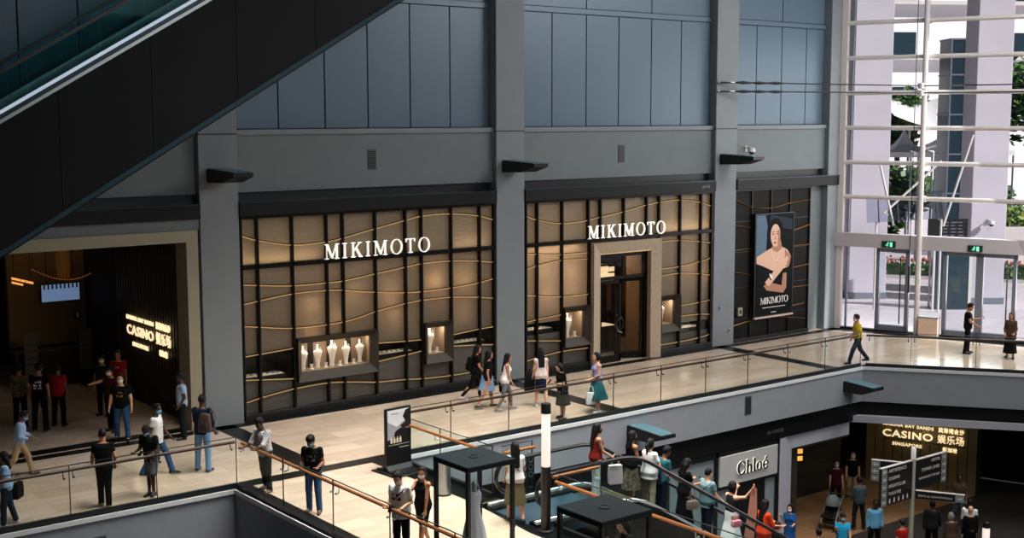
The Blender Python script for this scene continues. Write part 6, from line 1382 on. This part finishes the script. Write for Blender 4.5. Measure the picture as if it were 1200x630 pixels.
p = person('girl in a lavender sleeveless top and teal skirt with a ponytail at the railing', 8.26, -5.0, face=160, h=1.68, sex='f', skin='light', top=K['lavender'], sleeve=0, bottom=K['teal'], bkind='full_skirt', blen=.66, shoes=SHW, hair='tail', L=(4, 8, 62, -30), RA=(2, 8, 58, -32), **STAND)
bag((7.98, -5.06, .82), 70, .26, .1, .34, K['white'], 'white paper shopping bag hanging by the girl in the teal skirt', .2)
# --- entrance hall
person('man in a yellow tee and dark jeans striding left across the entrance hall', 19.85, -5.05, face=150, h=1.7, skin='tan', lean=4, top=K['yellow'], bottom=K['darkjeans'], shoes=SHB, mask=MASKW, hair='short', L=(34, 8, 64, -6), RA=(-6, 10, 30, 0), LL=(28, 18), RL=(-20, -40), print_=None)
p = person('man in black looking at his phone near the glass doors', 24.26, -6.34, face=-55, h=1.76, skin='tan', head=(0, 18), top=K['black'], bottom=K['black'], shoes=SHB, hair='short', L=(28, 8, 100, -10), RA=(14, 10, 60, -18), LL=(4, -2), RL=(-4, -6))
phone(p['hand'][1]+Vector((.02, -.01, .03)), -55, 'phone held by the man near the glass doors', 30)
person('woman in a long dark tunic and dark headscarf at the right frame edge', 24.6, -7.75, face=200, h=1.56, sex='f', skin='tan', top=K['brown'], sleeve=1.7, longtop=.02, hem=-.2, bottom=K['black'], bkind='skirt', blen=.85, shoes=SHB, hair='longer', hmat=K['brown'], L=(14, 12, 60, -14), RA=(10, 10, 50, -16), LL=(8, -4), RL=(-8, -14))
# --- bridge and escalator
person('woman in a white blouse and olive skirt stepping to the escalator landing', .52, -11.15, .008, face=62, h=1.62, sex='f', skin='tan', top=K['white'], sleeve=.5, longtop=.01, bottom=mat('cloth_olive_green', (84, 74, 42), .8), bkind='skirt', blen=.66, shoes=SHB, hair='longer', L=(6, 10, 30, 0), RA=(10, 12, 40, -6), LL=(8, -6), RL=(-10, -24), strap=(1, K['black']))
def esc(x):
    if x < 2.7: return x, .0
    k = int((x-2.7)/.364); c = 2.7+k*.364+.182; return c-.02, zd(c)
def rider(label, x, y, **k):
    xx, zz = esc(x); return person(label, xx, y, zz+.001, face=k.pop('face', -8), **k)
p = rider('woman in a dark red sleeveless top and white trousers at the top of the escalator', 3.0, -11.0, h=1.64, sex='f', skin='tan', top=K['rust'], sleeve=0, bottom=K['white'], blen=1, shoes=SHW, mask=MASKK, hair='longer', L=(6, 6, 40, -6), RA=(18, 8, 56, -4), face=-20, LL=(4, -2), RL=(-2, -4))
bag(Vector((3.22, -11.22, .98)), 70, .3, .12, .42, mat('pale_pink_bag', (226, 206, 204), .6), 'white and pink shopping bag carried by the woman in white trousers', .26)
rider('woman in a strappy black top and camouflage skirt on the escalator', 3.96, -10.95, h=1.6, sex='f', skin='tan', top=K['black'], sleeve=0, bottom=K['camo'], bkind='skirt', blen=.72, shoes=SHB, mask=MASKK, hair='long', L=(14, 6, 70, -14), RA=(12, 6, 66, -12), **STAND)
rider('person in a white tee and khaki trousers with a long ponytail on the escalator', 4.32, -11.15, h=1.62, sex='f', skin='light', top=K['white'], sleeve=.6, longtop=.02, hem=-.16, bottom=K['khaki'], bkind='trousers', shoes=SHW, hair='tail', L=(40, 12, 60, 0), RA=(14, 20, 36, 8), face=8, **STAND)
p = rider('man in a teal tee with a dark backpack on the escalator', 5.2, -10.8, h=1.68, skin='brown', lean=8, head=(0, 16), top=K['teal'], bottom=K['navy'], shoes=SHB, hair='short', L=(14, 10, 50, 0), RA=(14, 10, 50, 0), **STAND)
backpack(p, K['navy'], 'dark navy backpack on the man in teal', .12, 1.0, K['black'])
p = rider('woman in a long black dress holding a phone on the escalator', 5.75, -10.82, h=1.7, sex='f', skin='tan', head=(0, 20), top=K['black'], sleeve=.5, bottom=K['black'], bkind='skirt', blen=.9, shoes=SHB, hair='longer', L=(20, 8, 96, -16), RA=(22, 8, 96, -16), **STAND)
phone((p['hand'][1]+p['hand'][-1])/2+Vector((.03, 0, .03)), -8, 'phone held by the woman in the long black dress', 50)
bag(p['up'](.12, -.24, .05), 80, .26, .12, .2, mat('taupe_leather', (150, 122, 110), .5), 'taupe leather handbag at the side of the woman in the long black dress', .3, kind='handbag')
p = rider('man in a pale grey-blue tee on the escalator', 6.28, -11.2, h=1.7, skin='light', bulk=1.12, top=K['paleteal'], longtop=.01, hem=-.14, bottom=K['navy'], shoes=SHK, hair='buzz', L=(10, 10, 40, 0), RA=(14, 14, 50, 0), strap=(-1, K['brown']), **STAND)
p = rider('woman in dark grey top and long white skirt raising one arm on the escalator', 7.3, -10.97, h=1.76, sex='f', skin='light', top=K['charcoal'], sleeve=0, hem=.08, bottom=K['white'], bkind='full_skirt', blen=1.0, shoes=SHW, hair='bob', L=(60, 20, 150, -20), RA=(84, 14, 160, -30), **STAND)
bag(p['up'](.16, -.3, -.1), 80, .24, .1, .15, mat('pink_leather', (216, 140, 150), .5), 'small pink handbag on the woman in the white tulle skirt', .22, kind='handbag')
rider('woman with long black hair in an orange-red dress low on the escalator', 8.22, -11.05, h=1.76, sex='f', skin='tan', top=K['orange'], sleeve=1.0, longtop=.01, bottom=K['orange'], bkind='skirt', blen=.75, shoes=SHB, hair='longer', L=(20, 10, 80, -10), RA=(20, 12, 80, -10), **STAND)
rider('child in black just below the woman in orange-red on the escalator', 9.15, -10.85, h=1.42, skin='tan', top=K['black'], bottom=K['black'], shoes=SHB, hair='short', **STAND)
p = person('person with long dark hair holding a phone behind the nearest kiosk', -1.05, -16.1, face=165, h=1.64, sex='f', skin='light', head=(0, 20), top=K['charcoal'], bottom=K['black'], shoes=SHB, hair='longer', L=(30, 8, 100, -14), RA=(28, 8, 96, -14), **STAND)
phone((p['hand'][1]+p['hand'][-1])/2+Vector((-.04, 0, .03)), 165, 'phone held by the person behind the nearest kiosk', 45)
# --- lower level
LV = dict(vox=.012)
person('person in a blue dress and mask beside the pale portal, arms folded', 14.95, -6.4, LZ, face=205, h=1.6, sex='f', skin='light', top=K['blue'], sleeve=.8, bottom=K['blue'], bkind='skirt', blen=.75, shoes=SHB, mask=MASKW, hair='bob', L=(20, 6, 92, -40), RA=(24, 6, 150, -10), **STAND, **LV)
person('man in a bright blue polo and mask in front of the pushchair', 15.3, -8.1, LZ, face=225, h=1.68, skin='tan', top=K['cyan'], bottom=K['darkjeans'], shoes=SHB, mask=MASKB, cap=K['charcoal'], L=(20, 10, 60, -10), RA=(40, 10, 130, -10), **STAND, **LV)
person('man in a light blue long-sleeved shirt facing the camera left of the signpost', 17.04, -7.97, LZ, face=235, h=1.74, skin='dark', top=K['skyblue'], sleeve=1.8, bottom=K['black'], shoes=SHB, hair='buzz', L=(2, 10, 8, 2), RA=(2, 10, 8, 2), **STAND, **LV)
person('man in a grey-green shirt with his back turned, behind the direction boards', 18.7, -6.15, LZ, face=60, h=1.74, skin='brown', top=K['greyblue'], sleeve=1.0, bottom=K['charcoal'], shoes=SHB, hair='short', L=(10, 14, 80, -30), RA=(10, 14, 80, -30), spread=7, **STAND, **LV)
person('person in a dark red top cut by the bottom frame edge beside the signpost', 16.38, -9.42, LZ, face=80, h=1.6, skin='tan', top=K['red'], bottom=K['black'], shoes=SHB, hair='short', **STAND, **LV)
person('man in a dark grey jacket walking right of the signpost', 18.34, -9.11, LZ, face=30, h=1.74, skin='dark', top=K['charcoal'], sleeve=1.9, bottom=K['black'], shoes=SHB, hair='buzz', L=(-10, 10, 0, 2), RA=(16, 10, 40, 0), **walk(14, -14), **LV)
person('grey-haired woman in a brown jacket at the bottom right', 18.08, -9.93, LZ, face=60, h=1.6, sex='f', skin='light', top=K['brown'], sleeve=1.8, bottom=K['black'], shoes=SHB, hair='bob', hmat=HAIRG, **STAND, **LV)
person('balding man in black between the grey-haired woman and the white shirt', 18.75, -10.16, LZ, face=60, h=1.72, skin='light', top=K['black'], sleeve=1.8, bottom=K['black'], shoes=SHB, hair='none', print_=(-1, .0, .1, .06, K['greyblue']), **STAND, **LV)
person('man in a white shirt and blue jeans behind the balding man', 19.42, -9.7, LZ, face=20, h=1.72, skin='dark', top=K['white'], sleeve=1.0, bottom=K['jeans'], shoes=SHW, hair='buzz', **walk(14, -14), **LV)
person('man in a dark top and grey jeans standing behind the small direction board', 21.5, -8.0, LZ, face=220, h=1.78, skin='dark', top=K['brown'], bottom=K['greyblue'], shoes=SHW, hair='short', L=(10, 10, 40, -6), RA=(10, 10, 40, -6), **walk(10, -10), **LV)
person('dark-haired person at the bottom edge, left of the blue polo', 13.7, -8.5, LZ, face=70, h=1.62, skin='tan', top=K['charcoal'], bottom=K['black'], shoes=SHB, hair='short', **STAND, **LV)
person('masked person in dark red in the gloom at the left of the lower casino hall', 19.9, -4.3, LZ, face=225, h=1.7, skin='light', top=K['maroon'], bottom=K['black'], shoes=SHB, mask=MASKW, **STAND, **LV)
person('masked person in black in the gloom near the battened wall', 21.2, -4.0, LZ, face=225, h=1.74, skin='light', top=K['black'], bottom=K['beige'], shoes=SHB, mask=MASKW, **walk(12, -12), **LV)
